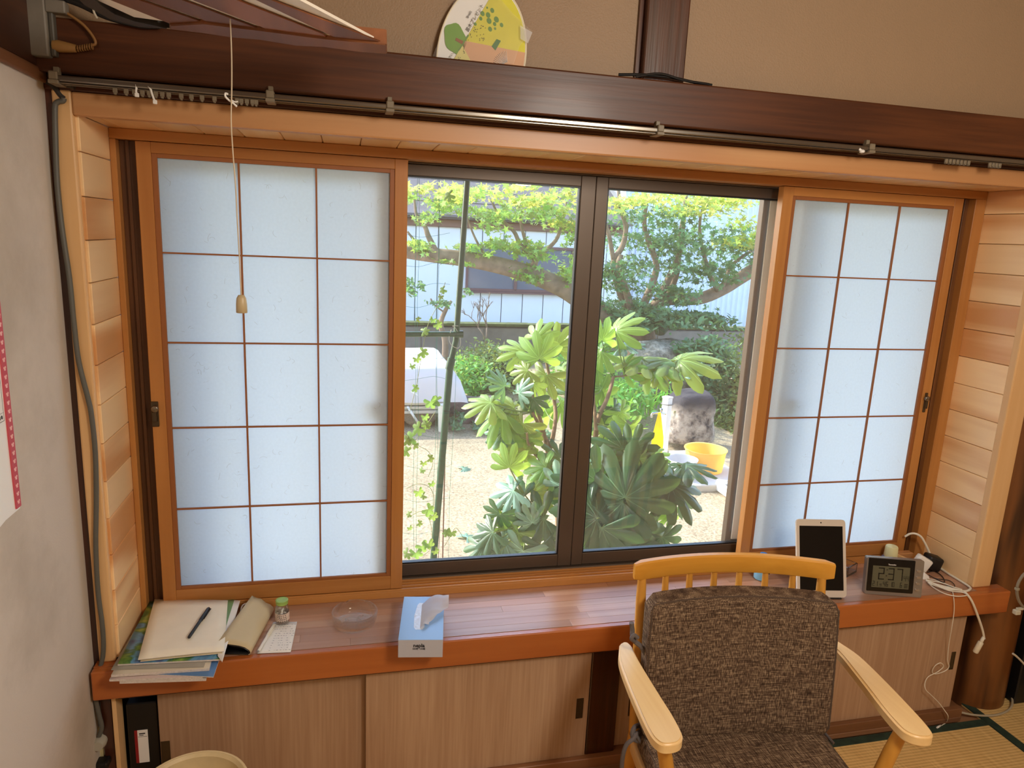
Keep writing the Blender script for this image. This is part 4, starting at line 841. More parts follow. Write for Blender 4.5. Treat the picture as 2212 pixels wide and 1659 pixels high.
b = BM(); lathe(b, [(.0045, .0), (.0055, .0), (.0055, .0003), (.0045, .0003)], 20, (TW/2, .0105, 0)); bmesh.ops.transform(b, matrix=TM, verts=b.verts); obj('home_button', b, M_SILVER, t)
b = BM(); e0 = TM @ Vector((TW/2, TH*.62, -.008)); e1 = Vector((e0.x+.03, e0.y+.085, ZC+.003)); tube(b, [e0, e1], .004, 8); tube(b, [e1-X*.05, e1+X*.05], .003, 8); obox(b, TM @ Vector((TW/2, -.001, -.001)), .12, .012, .003, Matrix((X, Vector((0, 0, 1)).cross(X), (0, 0, 1))).transposed()); obj('stand', b, M_BLACK, t)
# digital clock
o = Vector((2.010, -.199, ZC+.001)); X = Vector((.956, -.293, 0)).normalized(); N0 = Vector((X.y, -X.x, 0)); Zt = (Vector((0, 0, 1))-N0*.14).normalized(); N = X.cross(Zt).normalized()
CWd, CHt = .172, .117; t = thing('digital_clock', o+X*CWd/2, 'silver and black digital clock reading 2:37 beside the tablet', 'clock'); TM = basis(o, X, Zt, N)
def cl(nm, b, m): bmesh.ops.transform(b, matrix=TM, verts=b.verts); return obj(nm, b, m, t)
b = BM(); prism(b, rrect(CWd, CHt, .004), -.022, -.002, bev=.001); cl('body', b, M_SILVER)
b = BM(); R_ = rrect(.140, CHt-.013, .002); R_ = [(x+.004, y+.0115) for x, y in R_]; prism(b, R_, -.002, .0004, bev=.0005); cl('front_panel', b, flat('piano_black', (8, 8, 10), .15))
LX0, LX1, LZ0, LZ1 = .0175, .130, .024, .0925
b = BM(); prism(b, [(LX0, LZ0), (LX1, LZ0), (LX1, LZ1), (LX0, LZ1)], .0004, .0007); cl('display', b, M_GREYLCD)
SEG = {'0': 'abcdef', '1': 'bc', '2': 'abged', '3': 'abgcd', '4': 'fgbc', '5': 'afgcd', '6': 'afgedc', '7': 'abc', '9': 'abcfgd'}
def digit(b, ch, x, z, w, h, t_):
    S_ = {'a': (x, x+w, z+h-t_, z+h), 'd': (x, x+w, z, z+t_), 'g': (x, x+w, z+h/2-t_/2, z+h/2+t_/2), 'b': (x+w-t_, x+w, z+h/2, z+h), 'c': (x+w-t_, x+w, z, z+h/2), 'f': (x, x+t_, z+h/2, z+h), 'e': (x, x+t_, z, z+h/2)}
    for s in SEG[ch]: a = S_[s]; g = t_*.12; box(b, a[0]+g, a[1]-g, a[2]+g, a[3]-g, .0007, .0009, .0)
b = BM()
for ch, x in (('2', .035), ('3', .065), ('7', .091)): digit(b, ch, x, .049, .019, .039, .0044)
box(b, .0585, .0615, .061, .064, .0007, .0009); box(b, .0595, .0625, .080, .083, .0007, .0009)
for ch, x in (('4', .1125), ('4', .1215)): digit(b, ch, x, .049, .0072, .017, .0018)
for ch, x in (('2', .020), ('1', .0295), ('4', .052), ('6', .0605), ('1', .073), ('0', .080), ('6', .103)): digit(b, ch, x, .028, .0068, .016, .0020)
digit(b, '9', .0425, .0275, .0050, .009, .0014)
for k in range(3): box(b, .116, .127, .028+k*.005, .0305+k*.005, .0007, .0009)
cl('digits', b, M_LCDINK)
obj('lettering', textbm('Yacoscko', .0062, TM @ basis((.075, .0985, .0006), (1, 0, 0), (0, 1, 0), (0, 0, 1)), .0002, bold=.00012), M_WHITEP, t, recalc=False)
for k, zz3 in enumerate((.084, .064, .045, .024)):
    b = BM(); prism(b, [(x+.1505, y+zz3-.004) for x, y in rrect(.013, .0075, .0036)], -.002, .0012, bev=.0006); cl('button', b, flat('button_silver%d' % k, (186, 176, 166), .25, .7))
# wooden block and chargers at the right end
t = thing('wooden_wedge', Vector((2.30, -.03, ZC)), 'small wooden block against the right shoji frame behind the clock', 'block')
b = BM(); box(b, 2.268, 2.330, -.038, -.014, ZC+.0005, ZC+.042, .002); obj('body', b, M_CASE_X, t); b = BM(); obox(b, Vector((2.262, -.062, ZC+.024)), .007, .06, .045, Matrix.Rotation(.3, 3, 'Z'), .001); obj('side', b, M_CASE_Z, t)
p = at(1991, 1216, -.095)
t = thing('white_charger', Vector((2.30, -.095, ZC)), 'white square charger plugged in beside the clock', 'charger')
b = BM(); obox(b, p+Vector((0, 0, 0)), .05, .028, .046, Matrix.Rotation(-.3, 3, 'Z') @ Matrix.Rotation(math.radians(28), 3, 'Y'), .006, 3); smooth(obj('body', b, M_WHITEP, t))
p = at(2013, 1214, -.085); t = thing('black_charger', Vector((p.x, p.y, ZC)), 'black charger block against the right plank wall', 'charger')
b = BM(); obox(b, p, .052, .045, .048, Matrix.Rotation(-.25, 3, 'Z') @ Matrix.Rotation(math.radians(15), 3, 'Y'), .008, 3); smooth(obj('body', b, M_BLACK, t))
p = at(1994, 1250, -.125); t = thing('power_tap', Vector((p.x, p.y, ZC)), 'white round power tap with cables behind the right side of the clock', 'plug')
b = BM(); tube(b, [p+Vector((-.02, .02, .0)), p+Vector((0, 0, 0)), p+Vector((.012, -.006, -.002))], [.020, .022, .014], 18); box(b, p.x-.03, p.x+.004, p.y, p.y+.03, ZC+.001, p.z+.016, .004, 2); smooth(obj('body', b, M_WHITEP, t))
def cable(path, r, m, label, nm='cable', cat='cable', m2=5):
    b = BM(); tube(b, spline(path, m2), r, 8); return props(smooth(obj(nm, b, m)), label, cat)
cz = lambda x, y, z=.479: Vector((*zq(x, y, z), z))
cable([at(1955, 1159, -.022), at(1966, 1153, -.03), at(1978, 1153, -.04), at(1990, 1160, -.05), at(1999, 1175, -.055), at(2006, 1190, -.06), cz(2014, 1212, .50), cz(2030, 1226, .482), cz(2050, 1240), cz(2075, 1255), cz(2092, 1266), cz(2096, 1272), cz(2086, 1277), cz(2060, 1275), cz(2030, 1268), cz(2005, 1258, .482)], .0036, M_CABW, 'thick white cable looping up over the frame corner and along the counter')
cable([cz(2000, 1253, .485), cz(2020, 1262), cz(2050, 1270), cz(2078, 1277), cz(2088, 1283), at(2100, 1300, -.262), at(2112, 1330, -.264), at(2122, 1360, -.262), at(2126, 1380, -.262)], .0036, M_CABW, 'thick white cable hanging over the right front edge of the counter')
t = thing('cable_plug', at(2115, 1400, -.262)+Vector((0, 0, -.03)), 'cream cable connector dangling in front of the round pillar', 'plug')
a = at(2125, 1376, -.262); c2 = at(2106, 1410, -.262); d = (c2-a)
b = BM(); tube(b, [a, a+d*.35], [.0048, .0058], 12); obj('collar', b, M_CABW, t); b = BM(); tube(b, [a+d*.3, a+d*.34, a+d*.95, c2], [.007, .0085, .0085, .006], 12); smooth(obj('connector', b, flat('connector', (222, 212, 188), .4), t))
cable([cz(1999, 1252, .484), cz(2020, 1256, .482), cz(2045, 1262), cz(2056, 1275, .478), at(2060, 1290, -.257), at(2061, 1320, -.262), at(2056, 1355, -.262), at(2050, 1390, -.245), at(2047, 1425, -.238), at(2050, 1440, -.236), at(2040, 1450, -.234), at(2020, 1456, -.234), at(2014, 1450, -.236), at(2020, 1438, -.242), at(2032, 1432, -.246), at(2038, 1440, -.244), at(2024, 1452, -.24), at(2005, 1462, -.24), at(1998, 1476, -.243), at(2000, 1490, -.25), at(2012, 1502, -.250), at(2028, 1518, -.254), at(2040, 1534, -.258), at(2048, 1547, -.264), atz(2044, 1560, .004), atz(2034, 1567, .004)], .0013, M_CABW, 'thin white charging lead hanging down the right cupboard door onto the tatami', m2=5)
b = BM(); a = atz(2032, 1567, .004); c2 = atz(2024, 1572, .004); tube(b, [a, c2], .003, 8); props(obj('cable_plug', b, M_WHITEP), 'tiny white plug at the end of the thin lead on the tatami', 'plug')
for k, path in enumerate(([(2004, 1250), (2020, 1253), (2040, 1262), (2052, 1270), (2040, 1272), (2020, 1264), (2002, 1256)], [(2004, 1258), (2018, 1270), (2040, 1282), (2066, 1288), (2088, 1286), (2080, 1280), (2050, 1276), (2010, 1262)], [(2002, 1254), (2030, 1258), (2060, 1268), (2078, 1274), (2050, 1274), (2024, 1266), (2008, 1256)])):
    cable([cz(x, y, .479+.0025*k) for x, y in path], .0016, M_CABW, ['short white lead coiled nearest the clock', 'long white lead looping out to the counter edge', 'white lead tangled over the others on the counter'][k])
cable([cz(x, y, .478+.003*i/8) for i, (x, y) in enumerate([(2003, 1236), (2020, 1234), (2036, 1246), (2040, 1258), (2024, 1252), (2006, 1242), (2022, 1250), (2050, 1254), (2062, 1264), (2058, 1268), (2040, 1262)])], .0015, M_CABK, 'thin black lead coiled behind the white cables')
cable([(2.44, -.20, .010), (2.50, -.232, .008), (2.58, -.242, .006), (2.66, -.222, .010), (2.715, -.17, .02), (2.725, -.11, .05)], .0036, flat('dusty_white_cable', (176, 164, 140), .5), 'dusty white cable lying round the foot of the pillar')
# ================================================================= dark stand beyond the pillar
t = thing('black_stand', (2.98, -.33, 0), 'black media stand in the dark corner beyond the round pillar', 'stand')
b = BM(); box(b, 2.83, 3.4, -.52, -.16, .02, .05, .003); box(b, 2.83, 3.4, -.52, -.16, .42, .45, .003); box(b, 2.83, 3.4, -.18, -.16, .05, 1.0, .003); obj('frame', b, M_BLACK, t)
b = BM(); box(b, 2.70, 3.4, -.20, -.155, .0, 1.35, .004); obj('dark_panel', b, M_BLACK, t)  # black panel added so the corner beyond the pillar stays dark
b = BM(); box(b, 2.83, 2.86, -.50, -.16, .05, .42, .003); obj('side_panel', b, M_BLACK, t)
b = BM(); box(b, 2.80, 2.86, -.36, -.16, .45, 1.25, .01, 2); obj('screen', b, flat('black_gloss', (10, 10, 11), .25), t)
def right(px, py): return at(px, py, -.40)
cable([right(2230, 1225), right(2208, 1245), right(2197, 1270), right(2202, 1300), right(2225, 1325)], .004, flat('dim_cable', (128, 118, 100), .5), 'dull cable curving at the right edge beyond the pillar')
cable([right(2188, 1412), right(2196, 1418), right(2210, 1432), right(2230, 1455)], .003, flat('dim_white3', (190, 182, 168), .5), 'white lead end at the right edge, low beyond the pillar')
b = BM(); obox(b, right(2196, 1322), .018, .015, .014, None, .002); obox(b, right(2203, 1315), .02, .01, .006, None, .001); props(obj('small_plug', b, flat('dim_white4', (190, 184, 164), .5)), 'small white plug at the right edge beyond the pillar', 'plug')
b = BM(); obox(b, right(2197, 1272), .01, .01, .008, None, .001); props(obj('cable_clip', b, flat('dim_white5', (150, 144, 124), .5)), 'pale cable clip on the pillar side at the right edge', 'clip')
# ================================================================= chair
th = -.135; CO = Vector((1.41, -.432, 0)); CM = Matrix.Translation(CO) @ Matrix.Rotation(th, 4, 'Z')
t = thing('armchair', CO, 'low beech armchair with spindle back and brown tweed cushions in front of the counter', 'chair', rz=th)
def cp(nm, b, m, parent=t, sm=True): 
    bmesh.ops.transform(b, matrix=CM, verts=b.verts); o = obj(nm, b, m, parent); return smooth(o) if sm else o
# crest rail: bowed backwards
b = BM(); n = 28; rows = []
for i in range(n+1):
    u = -1+2*i/n; x = .268*u; y = .030+.050*(1-u*u); zt = .722+.0*(1-u*u); zb = zt-.048
    e = .004 if i in (0, n) else 0
    rows.append([b.verts.new((x, y+dy, z)) for dy, z in ((-.012+e, zb+.003+e), (-.010+e, zb+e), (.010-e, zb+e), (.013-e, zb+.004+e), (.013-e, zt-.005-e), (.008-e, zt-e), (-.007+e, zt-e), (-.011+e, zt-.004-e))])
for i in range(n):
    for k in range(8): b.faces.new((rows[i][k], rows[i+1][k], rows[i+1][(k+1) % 8], rows[i][(k+1) % 8]))
b.faces.new(rows[0][::-1]); b.faces.new(rows[-1]); cp('crest_rail', b, M_CHAIRX)
for k in range(8):
    u = -1+2*k/7; x = .243*u; post = k in (0, 7); yt = .030+.050*(1-(x/.268)**2); r = .0135 if post else .0095
    b = BM(); tube(b, [(x*.97, yt-.050 if not post else yt-.035, .20), (x*.985, yt-.03 if not post else yt-.022, .42), (x, yt-.006, .62), (x, yt, .678)], [r*1.1, r*1.15, r*.95, r*.8], 16); cp('back_post' if post else 'spindle', b, M_CHAIRZ)
AO = [(-.294, .017), (-.281, .031), (-.264, .020), (-.262, -.047), (-.256, -.117), (-.249, -.188), (-.242, -.253), (-.240, -.305), (-.244, -.330), (-.261, -.346), (-.289, -.349), (-.304, -.335), (-.311, -.302), (-.314, -.236), (-.315, -.14), (-.311, -.049)]
for s in (1, -1):
    b = BM(); P = [tuple(q) for q in [Vector((x*s, y, 0)) for x, y in AO]]; P = [(x, y) for x, y, _ in P]
    Q = spline([Vector((x, y, 0)) for x, y in P+[P[0]]], 4)[:-1]; P = [(v.x, v.y) for v in Q]
    if s < 0: P = P[::-1]
    b2 = BM(); lo_ = [b2.verts.new((x, y, 0)) for x, y in P]; hi_ = [b2.verts.new((x, y, .027)) for x, y in P]; f1 = b2.faces.new(lo_[::-1]); f2 = b2.faces.new(hi_)
    for i in range(len(P)): b2.faces.new((lo_[i], lo_[(i+1) % len(P)], hi_[(i+1) % len(P)], hi_[i]))
    bmesh.ops.recalc_face_normals(b2, faces=b2.faces); bmesh.ops.bevel(b2, geom=list(f1.edges)+list(f2.edges), offset=.005, segments=3, affect='EDGES')
    if s < 0: pass
    for v in b2.verts: v.co.x += .013 if s < 0 else 0
    for v in b2.verts: v.co.z += .474 - .010*max(0, v.co.y+.05)*2
    join(b, b2); cp('armrest', b, M_CHAIR)
    b = BM(); tube(b, [(s*.277, -.295, .476), (s*.262, -.292, .42), (s*.235, -.285, .30), (s*.215, -.280, .22)], [.014, .016, .016, .014], 18); cp('arm_post', b, M_CHAIRZ)
    b = BM(); tube(b, [(s*.215, -.46, .23), (s*.222, -.475, .10), (s*.228, -.49, .001)], [.019, .018, .013], 18); cp('leg', b, M_CHAIRZ)
    b = BM(); tube(b, [(s*.236, .0, .25), (s*.238, .03, .10), (s*.242, .06, .001)], [.018, .018, .013], 18); cp('leg', b, M_CHAIRZ)
    b = BM(); box(b, s*.232-.016, s*.232+.016, -.47, .02, .195, .236, .006, 3); cp('side_rail', b, M_CHAIR)
for y0, y1 in ((-.47, -.445), (-.02, .012)):
    b = BM(); box(b, -.23, .23, y0, y1, .20, .234, .005, 2); cp('seat_rail', b, M_CHAIRX)
for y0 in (-.40, -.30, -.20, -.10): b = BM(); box(b, -.22, .22, y0, y0+.05, .222, .232, .003); cp('seat_slat', b, M_CHAIRX)
def cushion(nx, ny, nz, fn, nm):
    b = BM(); V_ = {}
    for i in range(nx+1):
        for j in range(ny+1):
            for k in range(nz+1):
                if i in (0, nx) or j in (0, ny) or k in (0, nz): V_[i, j, k] = b.verts.new(fn(i/nx*2-1, j/ny*2-1, k/nz*2-1))
    for i in range(nx):
        for j in range(ny):
            for k in (0, nz): b.faces.new([V_[q] for q in ((i, j, k), (i+1, j, k), (i+1, j+1, k), (i, j+1, k))])
    for i in range(nx):
        for k in range(nz):
            for j in (0, ny): b.faces.new([V_[q] for q in ((i, j, k), (i+1, j, k), (i+1, j, k+1), (i, j, k+1))])
    for j in range(ny):
        for k in range(nz):
            for i in (0, nx): b.faces.new([V_[q] for q in ((i, j, k), (i, j+1, k), (i, j+1, k+1), (i, j, k+1))])
    o = cp(nm, b, M_FAB if nm == 'back_cushion' else M_FABS); return o
def sq(a, p=8): return math.copysign(1-(1-abs(a))**1.0, a)
def backc(a, d, c):
    rx = .247*(1-.010*(c*c)); k = (1-.045*max(0, abs(a)-.93)/.07*(abs(c) > .93)*((abs(c)-.93)/.07 if abs(c) > .93 else 0))
    x = rx*a*k; z = .475+.180*c*(1-.03*max(0, (abs(a)-.9)/.1)); bulge = 1+.10*(1-a*a)*(1-c*c)
    y = -.048+.040*(1-a*a)*(.35+.65*(c+1)/2)+.018*c+d*.031*bulge*(1-.25*max(0, (abs(c)-.9)/.1)-.2*max(0, (abs(a)-.93)/.07)); return (x, y, z)
bc = cushion(24, 4, 20, backc, 'back_cushion')
def seam(pts, nm, parent): 
    b = BM(); tube(b, pts, .0022, 6); return cp(nm, b, flat('piping', (84, 68, 56), .9), parent)
seam([backc(a, -.985, c) for a, c in [(-.985+1.97*i/20, .975) for i in range(21)]]+[backc(.985, -.985, .97-1.95*i/20) for i in range(21)]+[backc(.985-1.97*i/20, -.985, -.98) for i in range(21)]+[backc(-.985, -.985, -.98+1.95*i/20) for i in range(21)], 'piping', bc)
def seatc(a, d, c):
    x = .243*a*(1-.02*max(0, (abs(c)-.9)/.1)); y = -.262+.232*d*(1-.02*max(0, (abs(a)-.9)/.1)); z = .268+.032*c*(1+.18*(1-a*a)*(1-d*d))-.006*(abs(a) > .95)*(c > 0)-.004*d*0; return (x, y, z)
sc = cushion(24, 24, 4, seatc, 'seat_cushion')
seam([seatc(-.985+1.97*i/20, .985, .98) for i in range(21)]+[seatc(.985, .985-1.97*i/20, .98) for i in range(21)]+[seatc(.985-1.97*i/20, -.985, .98) for i in range(21)]+[seatc(-.985, -.985+1.97*i/20, .98) for i in range(21)], 'piping', sc)
M_TIE = flat('tie_cord', (106, 98, 96), .95, bump=.5, bscale=200)
def tie(pts, r, par): b = BM(); tube(b, spline([Vector(q) for q in pts], 5), r, 8); o = obj('cushion_tie', b, M_TIE, par); smooth(o)
def cpt(x, y, z): return CM @ Vector((x, y, z))
tie([at(1364, 1345, -.42), at(1366, 1360, -.42), at(1366, 1374, -.425), at(1372, 1386, -.43), at(1384, 1396, -.435), at(1394, 1412, -.44), at(1398, 1425, -.44)], .0062, bc)
tie([at(1378, 1378, -.44), at(1370, 1372, -.44), at(1364, 1380, -.44), at(1372, 1386, -.43)], .005, bc)
tie([at(1382, 1566, -.43), at(1370, 1572, -.45), at(1366, 1590, -.46), at(1376, 1600, -.46), at(1388, 1592, -.46), at(1400, 1598, -.46), at(1404, 1605, -.455)], .006, sc)
tie([at(1388, 1580, -.43), at(1376, 1584, -.46), at(1368, 1596, -.47), at(1354, 1608, -.475), at(1346, 1630, -.48), at(1343, 1660, -.48), at(1344, 1700, -.48)], .0055, sc)
tie([at(1366, 1576, -.44), at(1376, 1590, -.465), at(1384, 1604, -.46), at(1402, 1606, -.455)], .005, sc)
tie([cpt(.235, -.04, .292), cpt(.25, -.055, .285), cpt(.262, -.09, .275)], .004, sc)
# ================================================================= garden
ZG = -.45
def gravel():
    m, n, l, p = newmat('sandy_gravel'); tc = n.new('ShaderNodeTexCoord'); a = n.new('ShaderNodeTexNoise'); a.inputs['Scale'].default_value = 55; a.inputs['Detail'].default_value = 8; a.inputs['Roughness'].default_value = .75; l.new(tc.outputs['Object'], a.inputs['Vector'])
    r = n.new('ShaderNodeValToRGB'); e = r.color_ramp.elements; e[0].position = .36; e[1].position = .62; e[0].color = (*lin((118, 104, 84)), 1); e[1].color = (*lin((196, 182, 152)), 1); l.new(a.outputs[0], r.inputs[0])
    b_ = n.new('ShaderNodeTexNoise'); b_.inputs['Scale'].default_value = 1.3; b_.inputs['Detail'].default_value = 4; l.new(tc.outputs['Object'], b_.inputs['Vector']); mx = n.new('ShaderNodeMix'); mx.data_type = 'RGBA'; mx.blend_type = 'MULTIPLY'; mx.inputs[0].default_value = .5
    r2 = n.new('ShaderNodeValToRGB'); r2.color_ramp.elements[0].position = .35; r2.color_ramp.elements[0].color = (.62, .6, .56, 1); r2.color_ramp.elements[1].position = .6; l.new(b_.outputs[0], r2.inputs[0]); l.new(r.outputs[0], mx.inputs[6]); l.new(r2.outputs[0], mx.inputs[7]); l.new(mx.outputs[2], p.inputs['Base Color'])
    bp = n.new('ShaderNodeBump'); bp.inputs['Strength'].default_value = .8; bp.inputs['Distance'].default_value = .01; l.new(a.outputs[0], bp.inputs['Height']); l.new(bp.outputs[0], p.inputs['Normal']); p.inputs['Roughness'].default_value = .95; return m
b = BM(); N_ = 60; g = []
for i in range(N_+1):
    row = []
    for j in range(N_+1):
        x, y = -9+22*i/N_, .16+13*j/N_; z = ZG+.012*noise.noise(Vector((x*1.3, y*1.3, 0)))
        if y > 4.9 and x > 1.2: z += .10*min(1, (y-4.9)/1.2)*min(1, (x-1.2))
        row.append(b.verts.new((x, y, z)))
    g.append(row)
for i in range(N_):
    for j in range(N_): b.faces.new((g[i][j], g[i+1][j], g[i+1][j+1], g[i][j+1]))
smooth(obj('ground', b, gravel(), kind='structure'))
M_ROCK = None
def rockmat(name, c1, c2, c3=(60, 56, 54), topdark=0):
    m, n, l, p = newmat(name); tc = n.new('ShaderNodeTexCoord'); a = n.new('ShaderNodeTexNoise'); a.inputs['Scale'].default_value = 9; a.inputs['Detail'].default_value = 9; a.inputs['Roughness'].default_value = .7; l.new(tc.outputs['Object'], a.inputs['Vector'])
    r = n.new('ShaderNodeValToRGB'); e = r.color_ramp.elements; e[0].position = .38; e[1].position = .6; e[0].color = (*lin(c3), 1); e[1].color = (*lin(c1), 1); q = e.new(.48); q.color = (*lin(c2), 1); l.new(a.outputs[0], r.inputs[0]); l.new(r.outputs[0], p.inputs['Base Color'])
    if topdark:
        sx = n.new('ShaderNodeSeparateXYZ'); l.new(tc.outputs['Object'], sx.inputs[0]); ad = n.new('ShaderNodeMath'); ad.operation = 'MULTIPLY_ADD'; ad.inputs[1].default_value = .22; l.new(a.outputs[0], ad.inputs[0]); l.new(sx.outputs[2], ad.inputs[2])
        mr = n.new('ShaderNodeMapRange'); mr.inputs['From Min'].default_value = topdark-.05; mr.inputs['From Max'].default_value = topdark+.04; l.new(ad.outputs[0], mr.inputs['Value']); mx = n.new('ShaderNodeMix'); mx.data_type = 'RGBA'; l.new(mr.outputs[0], mx.inputs[0]); l.new(r.outputs[0], mx.inputs[6]); mx.inputs[7].default_value = (*lin((54, 52, 58)), 1); l.new(mx.outputs[2], p.inputs['Base Color'])
    bp = n.new('ShaderNodeBump'); bp.inputs['Strength'].default_value = .9; bp.inputs['Distance'].default_value = .02; l.new(a.outputs[0], bp.inputs['Height']); l.new(bp.outputs[0], p.inputs['Normal']); p.inputs['Roughness'].default_value = .95; return m
def rock(name, c, rx, ry, rz_, m, label, seed, rough=.16, flatten=0.0, parent=None, kind=None):
    b = BM(); bmesh.ops.create_icosphere(b, subdivisions=4, radius=1)
    for v in b.verts:
        d = v.co.copy(); k = max(abs(d.x)**4+abs(d.y)**4+abs(d.z)**4, .2)**(-1/4); d *= (k*.85+.15)
        r = 1+rough*noise.noise(d*1.3+Vector((seed, 0, 0)))*2+rough*.5*noise.noise(d*3.7+Vector((0, seed, 0)))
        v.co = Vector((d.x*rx*r, d.y*ry*r, max(d.z, -.6)*rz_*r)); 
        if flatten: v.co.x *= 1-.14*(v.co.z/rz_)
        if flatten and v.co.z > flatten*rz_: v.co.z = flatten*rz_+(v.co.z-flatten*rz_)*.4+.02*d.x
    bmesh.ops.translate(b, verts=b.verts, vec=c); o = smooth(obj(name, b, m, parent), 60)
    return props(o, label, 'rock' if label else None, kind=kind)
# concrete wall with mossy coping
CWY = 8.2; zt = at(1000, 699, CWY).z
b = BM(); box(b, -7, 12, CWY, CWY+.14, ZG-.05, zt-.05, .01); w = struct('wall_retaining', b, plaster('weathered_concrete', (128, 126, 124), (84, 84, 82), 1.5, .7))
b = BM(); N2 = 120
for i in range(N2):
    x = -7+19*i/N2; h = .012+.02*noise.noise(Vector((x*6, 0, 0))); box(b, x, x+19/N2, CWY-.04, CWY+.18, zt-.03, zt+h*.6)
obj('mossy_coping', b, flat('moss', (72, 84, 46), .95, var=.5, bscale=14, bump=.8), w)
for k in range(14):
    x = -4+k*.92; b = BM(); box(b, x, x+.9, CWY-.012, CWY, ZG, zt-.06, .004); obj('concrete_panel', b, bpy.data.materials['weathered_concrete'], w)
# white panelled house
HY = 10.4
t = thing('house', (at(1000, 700, HY).x, HY+1.5, ZG), 'white panelled house with a brown framed window beyond the garden wall', 'house')
M_SID = plaster('white_siding', (226, 232, 240), (214, 222, 232), .8, .4, rough=.7, bump=.02); zband = at(1000, 492, HY).z
b = BM(); box(b, -5, at(1345, 500, HY).x, HY+.03, HY+3, ZG, zband+.3); obj('wall', b, flat('joint_grey', (104, 112, 122), .8), t)
xw = -3.2; pw = at(1127, 680, HY).x-at(1082, 680, HY).x; x = at(1127, 680, HY).x-pw*round((at(1127, 680, HY).x+3)/pw)
while x < at(1330, 500, HY).x:
    b = BM(); box(b, x+.008, x+pw-.008, HY, HY+.03, ZG, zband, .003); obj('wall_panel', b, M_SID, t); x += pw
b = BM(); box(b, -5, at(1345, 500, HY).x, HY-.08, HY, zband, zband+.13, .01); obj('eaves_board', b, flat('eaves_brown', (126, 96, 84), .7), t)
b = BM(); box(b, -5, at(1345, 500, HY).x, HY-.3, HY+.2, zband+.13, zband+.17, .01); obj('eaves', b, flat('eaves_grey', (96, 92, 92), .8), t)
rm = flat('roof_tile', (92, 88, 88), .7, var=.2, bscale=4)
for k in range(8):
    b = BM(); y0 = HY-.35+k*.42; z0 = zband+.2+k*.21; v = [b.verts.new(p) for p in ((-5.2, y0, z0), (at(1350, 500, HY).x, y0, z0), (at(1350, 500, HY).x, y0+.46, z0+.23), (-5.2, y0+.46, z0+.23), (-5.2, y0, z0-.04), (at(1350, 500, HY).x, y0, z0-.04))]
    b.faces.new(v[:4]); b.faces.new((v[0], v[4], v[5], v[1])); obj('roof_course', b, rm, t)
wz0, wz1 = at(1110, 627, HY).z, at(1110, 534, HY).z; wx0, wx1 = at(1006, 580, HY).x, at(1236, 590, HY).x; xm = at(1113, 600, HY).x
WB = flat('window_brown', (104, 74, 76), .5); b = BM()
for a in ((wx0, wx1, wz0-.03, wz0+.02), (wx0, wx1, wz1-.02, wz1+.03), (wx0, wx0+.04, wz0, wz1), (wx1-.04, wx1, wz0, wz1), (xm-.025, xm+.025, wz0, wz1)): box(b, a[0], a[1], HY-.05, HY, a[2], a[3], .004)
box(b, wx0-.03, wx1+.03, HY-.09, HY, wz0-.06, wz0-.03, .004); wf = obj('window', b, WB, t)
for a, c in ((wx0+.04, xm-.025), (xm+.025, wx1-.04)): b = BM(); box(b, a, c, HY-.02, HY-.012, wz0+.02, wz1-.02); obj('pane', b, flat('dark_glass', (98, 108, 124), .12, spec=.8), wf)
# corrugated shed
SY_ = 11.2; t = thing('corrugated_shed', (at(1500, 700, SY_).x, SY_+1, ZG), 'pale blue corrugated metal shed behind the maple on the right', 'shed')
b = BM(); x0, x1 = at(1340, 600, SY_).x, at(1760, 600, SY_).x; z1 = at(1500, 395, SY_).z; nn = 150; a = []
for i in range(nn+1):
    x = x0+(x1-x0)*i/nn; y = SY_+(.022 if (i % 4) in (0, 1) else 0); a.append((b.verts.new((x, y, ZG)), b.verts.new((x, y, z1))))
for i in range(nn): b.faces.new((a[i][0], a[i+1][0], a[i+1][1], a[i][1]))
obj('corrugated_wall', b, flat('shed_blue', (206, 218, 236), .5, var=.06, bscale=2), t)
b = BM(); box(b, x0, x1, SY_+.03, SY_+2.4, ZG, z1-.01); obj('wall', b, flat('shed_body', (150, 164, 186), .6), t)
b = BM(); box(b, x0-.2, x1, SY_-.3, SY_+2.6, z1, z1+.06, .01); obj('roof', b, flat('shed_roof', (108, 104, 104), .6), t)
# tarp covered cart
CY = 5.05; cz0 = at(940, 862, CY).z; cz1 = at(940, 792, CY).z; xr = at(966, 800, CY).x; M_TARP = leafmat('white_tarp', (222, 220, 224), (222, 218, 224), .2, .5, 0, hue=0)
t = thing('covered_cart', (xr-1.0, CY+.55, ZG), 'low cart loaded high under a white tarpaulin at the left of the yard', 'cart')
b = BM(); nx, nyy = 34, 16; xl = xr-2.1
def tv(i, j):
    u = i/nx; v = j/nyy; y = CY-.05+1.25*u if False else 0
    return 0
rows = []
prof = [(-.06, cz0-.02), (-.055, cz0+.05), (-.03, cz0+.16), (-.005, cz1-.03), (.03, cz1), (.35, cz1+.02), (.75, cz1+.03), (1.15, cz1), (1.2, cz1-.05), (1.22, cz0)]
for i in range(31):
    u = i/30; x = xl+(xr-xl)*u; row = []
    for k, (y, z) in enumerate(prof):
        row.append(b.verts.new((x, CY+y+.012*noise.noise(Vector((x*5, k*.7, 0))), z+.014*noise.noise(Vector((x*4, k*.5, 3))))))
    rows.append(row)
for i, (ex, dz) in enumerate(((.05, -.02), (.14, -.14), (.22, -.32))):
    row = []
    for k, (y, z) in enumerate(prof): zz_ = min(z, cz1+dz) if i < 2 else cz0-.03; row.append(b.verts.new((xr+ex+.02*noise.noise(Vector((k*1.1, i, 0))), CY+y*(1-.02*i)+.0, min(zz_, z))))
    rows.append(row)
